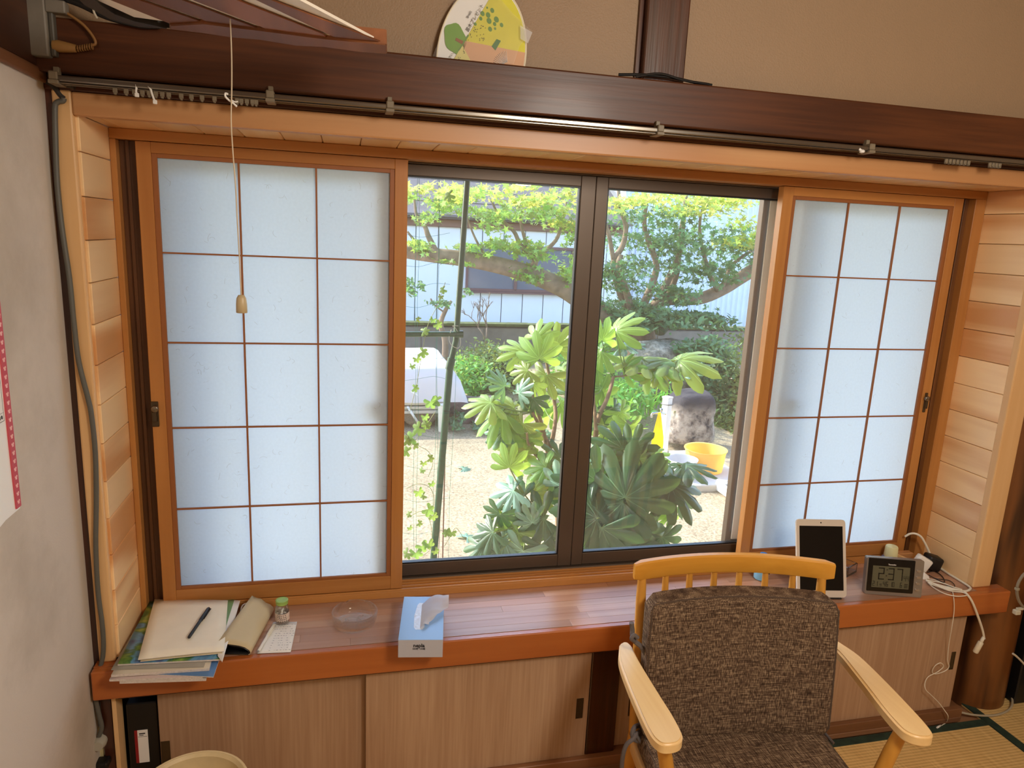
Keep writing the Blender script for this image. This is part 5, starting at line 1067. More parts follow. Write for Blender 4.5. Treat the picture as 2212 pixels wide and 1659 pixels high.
for i in range(len(rows)-1):
    for k in range(len(prof)-1): f = b.faces.new((rows[i][k], rows[i+1][k], rows[i+1][k+1], rows[i][k+1])); f.smooth = True
obj('tarpaulin', b, M_TARP, t)
zb = at(900, 886, CY).z
b = BM()
for z in (cz0-.03, cz0-.075, cz0-.12): box(b, xl, xr+.02, CY, CY+.03, z-.035, z, .006)
box(b, xl, xr, CY+.03, CY+1.15, cz0-.14, cz0-.10, .004); obj('side_board', b, flat('alu_board', (206, 204, 196), .4, .3), t)
b = BM(); box(b, xl, xr, CY+.12, CY+.2, zb-.09, zb-.02, .004); box(b, xl, xr, CY+.95, CY+1.03, zb-.09, zb-.02, .004); obj('chassis', b, M_BLACK, t)
for wx, wy in ((at(905, 930, CY+.1).x, CY+.02), (at(905, 930, CY+.1).x, CY+.95)):
    b = BM(); MR = Matrix.Rotation(math.radians(90), 3, 'X'); rr = .205; lathe(b, [(.09, -.06), (rr-.03, -.065), (rr, -.045), (rr, .045), (rr-.03, .065), (.09, .06)], 36, (wx, wy+.08, ZG+rr), MR); w_ = obj('wheel', b, flat('tyre_dusty', (136, 124, 106), .9, var=.2, bscale=60), t)
    b = BM(); lathe(b, [(0, -.05), (.10, -.05), (.11, -.04), (.10, .04), (0, .04)], 24, (wx, wy+.08, ZG+rr), MR); obj('hub', b, flat('hub_white', (196, 194, 188), .5), w_)
b = BM(); tube(b, [at(880, 878, CY-.02), at(902, 912, CY-.02)], .012, 8); tube(b, [at(888, 845, CY-.04), at(935, 874, CY-.04)], .010, 8); obj('prop_leg', b, M_PAPERW, t)
b = BM(); c = at(958, 905, CY-.1); tube(b, [Vector((c.x, c.y, ZG)), Vector((c.x, c.y, ZG+.28))], [.05, .06], 16); props(smooth(obj('white_pot', b, flat('pot', (220, 214, 196), .5))), 'white cylindrical pot standing beside the cart wheel', 'pot')
# green net frame by the window
NY = .9
t = thing('net_frame', at(938, 1200, NY)+Vector((-.1, 0, -.58)), 'green coated pole with crossbar carrying a plant net outside the left pane', 'plant support')
b = BM(); pa, pb, pc, pd = at(1011, 370, NY), at(985, 735, NY), at(972, 790, NY), at(937, 1200, NY); pe = pd+(pd-pc)*1.3; pe = pc+(pd-pc)*((ZG-pc.z)/(pd.z-pc.z)); pt = pa+(pa-pb)*.6
tube(b, [pe, pd, pc+(pc-pb)*.0], [.0145, .0145, .0145], 14); tube(b, [pc, pb, pa, pt], [.012, .012, .0115, .0115], 14); tube(b, [pc+(pb-pc)*-.15, pc+(pb-pc)*.3], .0165, 14)
smooth(obj('pole', b, M_GREEN_PIPE, t))
b = BM(); c0, c1 = at(1000, 722, NY-.012), at(878, 722, NY-.012); c2 = c1+(c1-c0)*3.0; tube(b, [c0, c2], .011, 12); tube(b, [c0, c0+(c1-c0)*.14], .015, 12); smooth(obj('crossbar', b, M_GREEN_PIPE, t))
b = BM(); tube(b, spline([at(x, y, NY-.02) for x, y in [(975, 712), (970, 730), (975, 745), (990, 752), (995, 735), (985, 710), (978, 704), (990, 704)]], 4), .0012, 6); obj('tie_wire', b, flat('pale_wire', (200, 200, 190), .5), t)
b = BM()
for xs_ in ((905, 900), (949, 935), (900, 893), (948, 942), (1000, 968)):
    x0_, x1_ = xs_; tube(b, spline([at(x0_+(x1_-x0_)*k/6+2*math.sin(k*2+x0_), 385+k*137, NY+.03) for k in range(7)], 3), .0007, 5)
for y_ in (430, 508, 572, 616, 660, 770, 818, 880, 945, 1010, 1080, 1150):
    tube(b, spline([at(870+k*34, y_+5*math.sin(k*1.9+y_), NY+.03) for k in range(4)], 3), .0006, 5)
obj('net', b, flat('net_green', (40, 130, 110), .5), t, kind='stuff')
b = BM(); tube(b, [at(966, 850, NY+.06), at(962, 950, NY+.055), at(956, 1210, NY+.04), at(952, 1330, NY+.04)], .0030, 8); tube(b, [at(960, 860, NY+.07), at(947, 1210, NY+.05)], .0016, 6)
props(smooth(obj('brown_cane', b, flat('cane', (128, 98, 86), .7))), 'thin brown cane standing right beside the green pole', 'cane')
b = BM(); tube(b, spline([at(x, y, NY-.03) for x, y in [(958, 887), (970, 889), (982, 888), (984, 902), (992, 896)]], 4), .0016, 6); props(obj('cable_tie', b, M_BLACK), 'black tie fixing the cane to the green pole', 'tie')
# ---- leaves
def leafmesh(name, mat, lobes=8, spread=2.35, R=.17, seed=0, core=.40, droop=.22, sharp=1.9):
    me = bpy.data.meshes.new(name); rnd = random.Random(seed); V = [(0, 0, 0)]; Fc = []; rings = (.35, .7, 1.0); m = 8; tot = lobes*m; ths = []; rs = []
    for i in range(tot+1):
        u = i/tot; th = -spread+2*spread*u; ph = (u*lobes) % 1.0; a = abs(ph-.5)*2; li = min(int(u*lobes), lobes-1); ll = 1-.35*abs((li+.5)/lobes*2-1)**2+.06*rnd.uniform(-1, 1) if i % m else 1
        prof = .60*(1-a**4.5)+.40*(1-a)**1.05 if a < .999 else 0; th2 = th+ (0 if a < .01 else 0); r = core+(1-core)*prof*ll
        ths.append(th2); rs.append(r*R)
    rs[0] = rs[-1] = .12*R
    for q in rings:
        for th, r in zip(ths, rs):
            rr = r*q; x, y = rr*math.sin(th), rr*math.cos(th); ph = ((th+spread)/(2*spread)*lobes) % 1; fold = abs(ph-.5)*2
            V.append((x, y, -droop*rr*rr/R*.9-.10*rr*(fold)*(.5+.5*q)+.02*R*rnd.uniform(-1, 1)))
    k = tot+1
    for i in range(tot): Fc.append((0, 1+i+1, 1+i))
    for q in range(2):
        for i in range(tot): a = 1+q*k+i; Fc.append((a, a+1, a+k+1, a+k))
    me.from_pydata(V, [], Fc); me.materials.append(mat); me.update()
    for p in me.polygons: p.use_smooth = True
    return me
VE = 2*2.35/8
M_LD = leafmat('fatsia_dark', (54, 88, 56), (110, 150, 60), .25, .3, .18, VE); M_LY = leafmat('fatsia_young', (124, 160, 84), (176, 204, 76), .45, .3, .14, VE)
M_LB = leafmat('fatsia_bluish', (112, 150, 132), (130, 170, 80), .25, .22, .12, VE)
LM = {'d': [leafmesh('fatsia_d%d' % i, M_LD, seed=i, droop=.2+.15*i) for i in range(3)], 'y': [leafmesh('fatsia_y%d' % i, M_LY, seed=9+i, lobes=7 if i else 8, droop=.35+.2*i) for i in range(3)], 'b': [leafmesh('fatsia_b%d' % i, M_LB, seed=19+i, droop=.3) for i in range(2)]}
def put_leaf(parent, me, o, tip, nrm, size, nm='leaf'):
    tip = tip.normalized(); nrm = (nrm-tip*nrm.dot(tip)).normalized(); X = tip.cross(nrm)
    ob = bpy.data.objects.new(nm, me); COL.objects.link(ob); ob.parent = parent; s = size/.17
    M = basis(o, X*s, tip*s, nrm*s); ob.matrix_local = WM[parent.name].inverted() @ M; return ob
def plant(label, base, leaves, stems, cat='shrub', nm='fatsia_shrub'):
    t = thing(nm, base, label, cat); rnd = random.Random(len(leaves))
    nodes = []
    for pts, r0, r1 in stems:
        P = [Vector(p) for p in pts]; S_ = spline(P, 5); b = BM(); n_ = len(S_); tube(b, S_, [r0+(r1-r0)*i/(n_-1) for i in range(n_)], 10); smooth(obj('stem', b, M_STEM, t)); nodes.append(P[-1]); nodes.append(S_[-4])
        nodes += S_[2:-4:3]
    pm = flat('petiole_'+label[:6], (112, 140, 70), .5)
    for px, py, Y, s, ang, up, kind in leaves:
        o = at(px, py, Y); d = (o-CAM).length; size = s/FPX*d; a = math.radians(ang); up = math.radians(up)
        tip = RV*math.cos(a)+Vector((0, 0, 1))*math.sin(a); toward = -FV; nrm = toward*math.cos(up)+Vector((0, 0, 1))*math.sin(up)+RV*rnd.uniform(-.15, .15)
        tip = (tip - toward*rnd.uniform(-.2, .3)*0 + toward*(.25 if up > .9 else 0)).normalized()
        put_leaf(t, rnd.choice(LM[kind]), o, tip, nrm, size)
        nd = min(nodes, key=lambda q: abs((q-o).length-.12)+max(0, q.z-o.z)*.5); b = BM(); mid = (nd+o)/2+Vector((0, 0, -.015)); tube(b, spline([nd, mid, o], 4), [.0035]*8+[.002], 6); obj('petiole', b, pm, t)
    return t
M_STEM = flat('fatsia_bark', (146, 120, 92), .8, var=.25, bscale=40, bump=.6)
Lf = [ # px, py, depth, px length, tip angle, upward facing, kind
 (1160, 730, 1.75, 48, 60, 50, 'y'), (1130, 760, 1.7, 52, 150, 40, 'y'), (1200, 750, 1.8, 55, 80, 55, 'y'), (1165, 775, 1.6, 60, 100, 45, 'y'), (1215, 800, 1.75, 55, 20, 60, 'y'), (1180, 810, 1.65, 55, 250, 60, 'y'), (1140, 800, 1.6, 45, 200, 35, 'y'), (1235, 740, 1.85, 50, 60, 50, 'y'),
 (1090, 835, 1.6, 48, 130, 60, 'b'), (1120, 850, 1.55, 42, 60, 60, 'b'), (1150, 860, 1.5, 45, 250, 50, 'd'), (1060, 870, 1.5, 66, 185, 66, 'y'), (1085, 890, 1.5, 70, 200, 62, 'y'), (1110, 880, 1.55, 60, 160, 60, 'y'), (1100, 920, 1.5, 62, 215, 55, 'y'), (1130, 915, 1.45, 55, 240, 50, 'y'), (1090, 930, 1.5, 50, 190, 50, 'b'), (1130, 945, 1.45, 50, 260, 50, 'y'), (1175, 880, 1.7, 50, 300, 50, 'y'), (1210, 870, 1.7, 55, 330, 55, 'y'), (1130, 980, 1.4, 45, 280, 40, 'y'), (1100, 960, 1.45, 46, 225, 45, 'y'), (1150, 830, 1.6, 40, 280, 60, 'y'), (1225, 850, 1.75, 60, 60, 50, 'd'),
 (1210, 990, 1.4, 52, 150, 45, 'd'), (1180, 1010, 1.3, 58, 200, 40, 'y'), (1190, 1030, 1.3, 55, 230, 40, 'b'), (1110, 1060, 1.2, 60, 200, 50, 'b'), (1130, 1075, 1.2, 62, 180, 45, 'd'), (1150, 1065, 1.25, 56, 40, 40, 'y'), (1100, 1010, 1.25, 50, 75, 20, 'y'), (1210, 1050, 1.2, 62, 60, 30, 'b'), (1175, 1120, 1.1, 78, 200, 25, 'd'), (1200, 1150, 1.1, 60, 290, 25, 'b'), (1080, 1110, 1.15, 46, 255, 15, 'd'), (1065, 1150, 1.1, 52, 205, 45, 'd'), (1090, 1170, 1.1, 62, 190, 40, 'b'), (1120, 1150, 1.1, 58, 240, 35, 'y'), (1045, 1180, 1.1, 55, 200, 40, 'd'), (1130, 1190, 1.05, 62, 250, 30, 'b'), (1075, 1195, 1.05, 58, 220, 40, 'd'), (1170, 1180, 1.05, 56, 280, 25, 'd'), (1210, 1190, 1.1, 55, 300, 30, 'd'), (1150, 1130, 1.1, 45, 100, 30, 'b'), (1230, 1100, 1.2, 60, 80, 30, 'd'), (1100, 1140, 1.15, 44, 120, 30, 'y')]
B0 = at(1215, 1230, 1.55); B0 = Vector((B0.x, 1.6, ZG))
nA = at(1160, 800, 1.6); nB = at(1185, 940, 1.5)
plant('leafy fatsia shrub with broad lobed leaves behind the left pane', B0, Lf,
 [([B0, at(1205, 1120, 1.5), at(1190, 1020, 1.5), at(1180, 960, 1.5), at(1165, 900, 1.55), at(1145, 850, 1.58)], .016, .010), ([at(1185, 975, 1.5), at(1195, 940, 1.52), at(1200, 890, 1.6), at(1190, 830, 1.7), at(1180, 780, 1.75)], .013, .008), ([at(1188, 1000, 1.5), at(1160, 985, 1.45), at(1142, 960, 1.42), at(1138, 935, 1.42)], .010, .006), ([at(1190, 970, 1.5), at(1170, 930, 1.52), at(1150, 890, 1.5)], .012, .008), ([at(1200, 1080, 1.45), at(1170, 1090, 1.25), at(1140, 1120, 1.15)], .009, .005)])
Rf = [
 (1330, 715, 1.9, 60, 50, 55, 'y'), (1300, 735, 1.85, 55, 100, 40, 'y'), (1345, 745, 1.9, 50, 10, 78, 'b'), (1300, 760, 1.8, 50, 220, 50, 'y'), (1385, 775, 1.85, 80, 175, 80, 'y'), (1400, 790, 1.8, 70, 30, 72, 'y'), (1450, 780, 1.8, 76, 170, 78, 'y'), (1465, 778, 1.75, 82, 28, 66, 'y'), (1480, 790, 1.75, 55, 10, 80, 'b'), (1425, 800, 1.75, 55, 190, 75, 'y'), (1345, 800, 1.8, 46, 60, 60, 'y'), (1290, 860, 1.7, 56, 100, 30, 'y'), (1300, 840, 1.7, 48, 160, 40, 'y'), (1325, 880, 1.6, 40, 300, 70, 'd'), (1340, 890, 1.5, 40, 300, 40, 'y'), (1275, 790, 1.8, 50, 200, 50, 'y'), (1310, 930, 1.5, 44, 250, 40, 'y'), (1360, 920, 1.4, 44, 270, 40, 'y'), (1290, 900, 1.6, 40, 240, 50, 'd'),
 (1365, 972, 1.15, 60, 60, 40, 'd'), (1345, 970, 1.15, 70, 140, 40, 'd'), (1380, 990, 1.1, 62, 290, 30, 'd'), (1320, 1000, 1.2, 60, 200, 50, 'b'), (1295, 990, 1.2, 62, 180, 45, 'b'), (1405, 985, 1.3, 44, 10, 60, 'y'), (1425, 1010, 1.3, 36, 340, 60, 'y'), (1480, 1006, 1.15, 70, 2, 84, 'd'), (1470, 1006, 1.2, 34, 170, 82, 'd'), (1450, 1050, 1.05, 84, 350, 48, 'd'), (1470, 1055, 1.05, 70, 300, 40, 'b'), (1440, 1060, 1.05, 58, 200, 45, 'd'),
 (1345, 1085, 1.0, 110, 190, 25, 'd'), (1350, 1075, .98, 120, 70, 25, 'd'), (1330, 1100, 1.0, 110, 320, 22, 'd'), (1290, 1120, .98, 95, 150, 25, 'd'), (1300, 1140, .96, 100, 260, 25, 'd'), (1275, 1090, 1.02, 90, 200, 30, 'd'), (1380, 1140, 1.02, 84, 300, 25, 'd'), (1330, 1165, 1.0, 84, 250, 30, 'd'), (1400, 1170, 1.05, 72, 330, 30, 'd'), (1430, 1160, 1.05, 62, 290, 30, 'd'), (1430, 1085, 1.15, 50, 290, 30, 'y'), (1445, 1110, 1.15, 42, 290, 30, 'y'), (1265, 1180, 1.0, 70, 220, 30, 'd'), (1360, 1190, 1.0, 80, 280, 30, 'd'), (1290, 1040, 1.1, 80, 110, 30, 'd'), (1400, 1060, 1.08, 80, 100, 25, 'd'), (1262, 1050, 1.15, 70, 140, 30, 'd')]
B1 = at(1285, 1200, 1.55); B1 = Vector((B1.x, 1.6, ZG)); nd = at(1322, 812, 1.75)
plant('taller fatsia shrub with big dark lobed leaves behind the right pane', B1, Rf,
 [([B1, at(1275, 1060, 1.5), at(1285, 960, 1.5), at(1292, 905, 1.55), at(1312, 860, 1.65), at(1325, 815, 1.75)], .018, .010), ([at(1288, 930, 1.5), at(1284, 890, 1.55), at(1282, 850, 1.6)], .011, .007), ([at(1325, 815, 1.75), at(1390, 806, 1.78), at(1455, 795, 1.78), at(1478, 778, 1.76)], .004, .003), ([at(1280, 1080, 1.45), at(1320, 1090, 1.2), at(1345, 1080, 1.05)], .010, .005), ([at(1340, 1085, 1.1), at(1400, 1050, 1.1), at(1480, 1016, 1.15)], .004, .0025), ([at(1285, 1000, 1.45), at(1340, 1000, 1.25), at(1370, 965, 1.18)], .006, .004)], nm='fatsia_shrub')
# ---- small leaf clouds
def cloud(name, mat, specs, size, label=None, cat=None, parent=None, seed=1, star=5, flatness=.6, n_mult=1.0, kind='stuff'):
    rng = np.random.default_rng(seed); V = []; Fc = []; 
    if star: ang = np.arange(star*2)*math.pi/star; rad = np.where(np.arange(star*2) % 2 == 0, 1.0, .38); sh = np.stack([rad*np.cos(ang), rad*np.sin(ang), 0*ang], 1); 
    else: sh = np.array([(0, -1, 0), (.42, -.2, .05), (.30, .5, .02), (0, 1, -.05), (-.30, .5, .02), (-.42, -.2, .05)], float)
    k = len(sh); allv = []; cnt = 0
    for (px, py, rx, ry, Y, dy, n_) in specs:
        n_ = int(n_*n_mult); a = rng.uniform(0, 2*math.pi, n_); r = np.sqrt(rng.uniform(0, 1, n_)); 
        # clumpy distribution: leaves gather round a few twigs
        m_ = max(3, n_//45); ca = rng.uniform(0, 2*math.pi, m_); cr = np.sqrt(rng.uniform(0, 1, m_)); idx = rng.integers(0, m_, n_)
        ux = .80*cr[idx]*np.cos(ca[idx])+.26*rng.normal(0, 1, n_)*.7; uz = .80*cr[idx]*np.sin(ca[idx])+.22*rng.normal(0, 1, n_)*.7
        P = np.zeros((n_, 3)); c = at(px, py, Y); sc = (c-CAM).length/FPX; P[:, 0] = c.x+ux*rx*sc; P[:, 1] = Y+rng.normal(0, dy*.5, n_); P[:, 2] = c.z+uz*ry*sc
        P[:, 2] = np.maximum(P[:, 2], ZG+.02)
        nr = rng.normal(0, 1, (n_, 3)); nr[:, 2] = np.abs(nr[:, 2])*(1+flatness*2)+.1; nr[:, 1] -= .3; nr /= np.linalg.norm(nr, axis=1)[:, None]; t_ = rng.normal(0, 1, (n_, 3)); t_ -= nr*(t_*nr).sum(1)[:, None]; t_ /= np.linalg.norm(t_, axis=1)[:, None]; b_ = np.cross(nr, t_); s = size*rng.uniform(.7, 1.3, n_)[:, None, None]
        allv.append((P[:, None, :]+s*(sh[None, :, 0:1]*t_[:, None, :]+sh[None, :, 1:2]*b_[:, None, :]+sh[None, :, 2:3]*nr[:, None, :])).reshape(-1, 3)); cnt += n_
    V = np.concatenate(allv); org = Vector((float(V[:, 0].mean()), float(V[:, 1].mean()), float(V[:, 2].min()))); V = V-np.array(org)
    me = bpy.data.meshes.new(name); me.vertices.add(len(V)); me.vertices.foreach_set('co', V.ravel().astype(np.float32)); me.loops.add(cnt*k); me.loops.foreach_set('vertex_index', np.arange(cnt*k, dtype=np.int32)); me.polygons.add(cnt); me.polygons.foreach_set('loop_start', np.arange(cnt, dtype=np.int32)*k); me.polygons.foreach_set('loop_total', np.full(cnt, k, dtype=np.int32)); me.update(calc_edges=True); me.validate(); me.materials.append(mat)
    o = bpy.data.objects.new(name, me); COL.objects.link(o); WM[o.name] = Matrix.Translation(org)
    if parent: o.parent = parent; o.matrix_local = WM[parent.name].inverted() @ Matrix.Translation(org)
    else: o.location = org
    return props(o, label, cat, None, kind)
M_MAP = leafmat('maple_green', (112, 146, 86), (170, 200, 86), .5, .6, .3, hue=.03); M_MAPY = leafmat('maple_sunlit', (160, 178, 92), (214, 220, 104), .6, .6, .25, hue=.04); M_MAPD = leafmat('maple_shade', (84, 122, 88), (124, 164, 90), .4, .6, .3)  # green leaf with sunlit and shaded copies, light put into the colour
TY = 6.6
t = thing('maple_tree', Vector((at(1385, 740, TY).x, TY, ZG)), 'old maple with a long horizontal limb and several stems across both panes', 'tree')
M_BARK = flat('maple_bark', (134, 116, 100), .9, var=.3, bscale=12, bump=.9)
def limb(P, r0, r1, nm='branch', dy=0.0, m=None):
    pts = [at(x, y, TY+dy+(q[0] if q else 0)) for x, y, *q in P]; S_ = spline(pts, 5); n_ = len(S_); b = BM(); tube(b, S_, [r0+(r1-r0)*i/(n_-1) for i in range(n_)], 10); return smooth(obj(nm, b, m or M_BARK, t))
bx = Vector((at(1375, 720, TY).x, TY, ZG))
b = BM(); S_ = spline([bx+Vector((.25, 0, 0)), bx+Vector((.12, 0, .45)), at(1378, 715, TY), at(1340, 690, TY)], 5); tube(b, S_, [.26-.10*i/(len(S_)-1) for i in range(len(S_))], 14); smooth(obj('trunk', b, M_BARK, t))
limb([(1352, 700), (1310, 680), (1262, 652), (1215, 622), (1150, 594), (1080, 574), (1010, 560), (940, 552), (880, 544), (800, 530)], .145, .075, 'limb')
limb([(1366, 700), (1350, 660), (1330, 600), (1326, 565), (1345, 530), (1352, 490), (1340, 450), (1335, 400)], .055, .02); limb([(1372, 700), (1350, 620), (1336, 575), (1342, 550)], .05, .03, dy=-.1)
limb([(1378, 700), (1390, 660), (1410, 610), (1418, 570), (1400, 520), (1392, 480), (1400, 420)], .06, .02); limb([(1385, 690), (1420, 650), (1450, 590), (1470, 540), (1476, 480), (1480, 430)], .06, .02, dy=.1)
limb([(1400, 700), (1440, 640), (1462, 590), (1468, 520), (1478, 455), (1485, 400)], .05, .02, dy=.2); limb([(1395, 690), (1430, 650), (1510, 645), (1560, 625), (1600, 600), (1640, 575)], .075, .09, 'limb', dy=.1); limb([(1552, 628), (1535, 600), (1528, 575), (1515, 530), (1512, 480), (1520, 440)], .035, .015); limb([(1560, 620), (1580, 575), (1610, 550), (1640, 535)], .03, .015)
limb([(945, 550), (925, 510), (918, 490), (900, 465), (895, 430)], .04, .012); limb([(880, 545), (900, 530), (880, 500)], .03, .012); limb([(1140, 592), (1155, 560), (1125, 530), (1110, 500), (1080, 470), (1060, 430)], .04, .012); limb([(1150, 560), (1135, 520), (1125, 480), (1120, 430)], .03, .01); limb([(1155, 592), (1160, 560), (1200, 520), (1215, 480), (1225, 430)], .035, .012); limb([(1060, 570), (1040, 540), (1020, 500), (1000, 440)], .02, .008)
limb([(1325, 560), (1310, 490), (1280, 460), (1262, 440)], .03, .012)
G_ = [(930, 445, 70, 34, TY, .8, 300), (1010, 450, 80, 34, TY, .8, 300), (1100, 470, 90, 36, TY, .8, 420), (1190, 470, 70, 50, TY, .8, 380), (1225, 560, 40, 70, TY, .6, 300), (1120, 540, 70, 34, TY, .6, 460), (1040, 540, 60, 22, TY, .5, 240), (920, 520, 50, 26, TY, .6, 240), (980, 560, 50, 12, TY, .4, 90), (1150, 590, 60, 20, TY, .4, 300)]
cloud('foliage', M_MAP, G_, .046, parent=t, seed=3, n_mult=.85)
cloud('foliage_sunlit', M_MAPY, [(925, 420, 70, 30, TY-.4, .8, 230), (1020, 412, 80, 30, TY-.4, .8, 240), (1110, 418, 90, 34, TY-.4, .8, 280), (1200, 432, 70, 36, TY-.3, .8, 230), (1330, 440, 60, 32, TY-.3, .8, 200), (1430, 430, 90, 34, TY-.3, .8, 300), (1540, 455, 90, 44, TY-.4, .8, 700), (1600, 500, 60, 38, TY-.4, .6, 400), (1220, 480, 40, 26, TY, .5, 140)], .046, parent=t, seed=4, n_mult=.95)
cloud('foliage_shade', M_MAPD, [(1370, 490, 80, 60, TY+.2, 1.0, 520), (1350, 590, 70, 50, TY, .9, 380), (1420, 560, 80, 60, TY+.1, .9, 480), (1500, 560, 80, 60, TY, .8, 480), (1560, 540, 70, 40, TY, .8, 300), (1500, 480, 80, 40, TY, .8, 260), (1540, 600, 70, 26, TY, .6, 240), (1600, 560, 50, 50, TY, .7, 260), (1330, 640, 50, 40, TY, .7, 260), (1400, 660, 90, 40, TY, .7, 480), (1470, 640, 60, 26, TY, .6, 240)], .046, parent=t, seed=5)
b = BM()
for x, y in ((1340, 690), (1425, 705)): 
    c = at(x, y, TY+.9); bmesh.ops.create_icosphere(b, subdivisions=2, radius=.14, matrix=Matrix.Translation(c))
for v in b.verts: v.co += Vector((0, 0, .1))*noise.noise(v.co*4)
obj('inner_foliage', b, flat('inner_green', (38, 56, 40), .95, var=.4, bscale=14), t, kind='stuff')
# under-storey
M_IVY = leafmat('ivy_green', (86, 126, 86), (110, 150, 76), .3, .5, .3); M_BUSH = leafmat('azalea_green', (96, 120, 72), (150, 170, 70), .35, .6, .3); M_FERN = leafmat('fern_green', (112, 168, 88), (170, 210, 90), .45, .5, .25)
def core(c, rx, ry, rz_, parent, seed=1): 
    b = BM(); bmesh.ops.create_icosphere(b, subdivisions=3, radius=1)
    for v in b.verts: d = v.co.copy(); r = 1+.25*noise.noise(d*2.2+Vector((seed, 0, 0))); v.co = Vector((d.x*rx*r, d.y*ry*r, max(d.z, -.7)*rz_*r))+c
    return smooth(obj('dark_core', b, flat('bush_core%d' % seed, (44, 60, 40), .95, var=.4, bscale=16), parent), 80)  # solid dark blob stands in for the shade inside the leaves
def bush(nm, label, spec, size, mat, cy, crx, cry, crz, seed, star=0, cat='shrub'):
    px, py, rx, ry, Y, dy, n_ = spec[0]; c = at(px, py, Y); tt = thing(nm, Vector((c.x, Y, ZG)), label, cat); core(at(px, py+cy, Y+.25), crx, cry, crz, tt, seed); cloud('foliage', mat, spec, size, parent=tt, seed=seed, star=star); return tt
bush('azalea_bush', 'rounded grey green azalea bush against the concrete wall in the left pane', [(1070, 800, 75, 62, 6.6, .7, 2600), (1020, 860, 50, 40, 6.2, .4, 900), (1150, 860, 50, 50, 6.4, .4, 900)], .030, M_BUSH, 10, .40, .3, .30, 21)
bush('fern_clump', 'bright green fern clump between the cart and the azalea', [(1020, 800, 46, 30, 6.3, .4, 900), (1010, 830, 34, 26, 6.1, .3, 500)], .034, M_FERN, 20, .2, .2, .16, 22)
bush('ivy_mound', 'dark green ivy mound at the foot of the maple', [(1400, 690, 90, 22, 6.3, .4, 1000), (1500, 690, 90, 18, 6.3, .4, 800), (1330, 700, 50, 18, 6.3, .3, 400)], .050, M_IVY, 6, .45, .2, .07, 23)
bush('ivy_on_rock', 'ivy trailing over the right of the pale rock', [(1540, 790, 44, 70, 5.5, .4, 1300), (1500, 760, 40, 22, 5.6, .3, 300), (1540, 840, 30, 40, 5.4, .3, 400)], .040, M_IVY, 0, .14, .12, .25, 24)
bush('hedge_bush', 'small leaved green shrub at the right edge of the garden behind the tub', [(1600, 860, 60, 110, 5.0, .5, 2600), (1580, 950, 30, 50, 4.8, .3, 700), (1640, 760, 50, 60, 5.6, .4, 900)], .030, M_BUSH, 20, .18, .3, .42, 25)
bush('groundcover', 'low green groundcover between the wall and the fatsia shrubs', [(1260, 800, 70, 60, 6.0, .6, 1800), (1350, 860, 60, 40, 5.0, .5, 900), (1290, 760, 60, 30, 6.4, .4, 500)], .036, M_FERN, 30, .3, .25, .18, 26)
cloud('fallen_weeds', M_IVY, [(985, 905, 24, 14, 5.0, .2, 200), (1040, 925, 24, 8, 4.9, .2, 100), (1180, 935, 30, 10, 4.7, .2, 120)], .03, 'small weeds at the edge of the gravel beside the dark rock', 'weeds', seed=31, star=0)
# strap leaved plants
t = thing('strap_leaf_clump', Vector((at(1380, 860, 5.0).x, 5.0, ZG)), 'clump of long bright green strap leaves in front of the pale rock', 'plant')
b = BM(); rnd = random.Random(5)
for k in range(170):
    px = rnd.uniform(1275, 1450); py = rnd.uniform(850, 900); Y = 5.0+rnd.uniform(-.3, .4); o = at(px, py, Y); a = rnd.uniform(0, 2*math.pi); L = rnd.uniform(.22, .46); w = rnd.uniform(.008, .016); dx, dy = math.cos(a), math.sin(a); prev = None
    for i in range(7):
        s = i/6; p = o+Vector((dx*L*s*s*.8, dy*L*s*s*.5, L*(s*1.0-.62*s*s*s))); ww = w*(1-s)**.6*(1 if i else .6)+.0005; q = (b.verts.new(p+Vector((-dy*ww, dx*ww, 0))), b.verts.new(p), b.verts.new(p+Vector((dy*ww, -dx*ww, 0))))
        q[1].co.z -= ww*.6
        if prev: 
            for c in (0, 1): f = b.faces.new((prev[c], prev[c+1], q[c+1], q[c])); f.smooth = True
        prev = q
obj('strap_leaves', b, leafmat('strap_green', (120, 180, 80), (176, 224, 84), .5, .4, .25), t, kind='stuff', recalc=False)
# bare little shrub and thin tree by the wall
t = thing('bare_shrub', at(1050, 760, 7.2), 'thin nearly bare shrub standing before the concrete wall', 'shrub'); b = BM(); rnd = random.Random(8); tips = []
def twig(p, d, L, r, dep):
    q = p+d*L; tube(b, [p, (p+q)/2+Vector((rnd.uniform(-.01, .01), 0, .01)), q], [r, r*.85, r*.7], 5); tips.append(q)
    if dep:
        for _ in range(rnd.choice((2, 3))): nd_ = (d+Vector((rnd.uniform(-.8, .8), rnd.uniform(-.4, .4), rnd.uniform(-.1, .5)))).normalized(); twig(q, nd_, L*rnd.uniform(.6, .85), r*.62, dep-1)
o_ = at(1048, 760, 7.2); twig(Vector((o_.x, 7.2, ZG)), Vector((0, 0, 1)), .55, .020, 0); twig(Vector((o_.x, 7.2, ZG+.55)), Vector((.05, 0, 1)).normalized(), .22, .016, 4); twig(Vector((o_.x, 7.2, ZG+.6)), Vector((-.5, 0, .8)).normalized(), .2, .012, 3)
obj('twigs', b, flat('twig', (132, 116, 104), .9), t)
t = thing('twisted_sapling', at(925, 730, 7.4), 'crooked dark sapling with sparse leaves at the far left of the garden', 'tree'); b = BM()
tube(b, spline([Vector((at(960, 760, 7.4).x, 7.4, ZG)), at(962, 740, 7.4), at(952, 700, 7.4), at(965, 665, 7.4), at(975, 650, 7.4)], 5), [.05-.03*i/20 for i in range(21)], 8); tube(b, spline([at(960, 675, 7.4), at(940, 660, 7.4), at(930, 645, 7.4)], 4), .012, 6); obj('trunk', b, M_BARK, t)
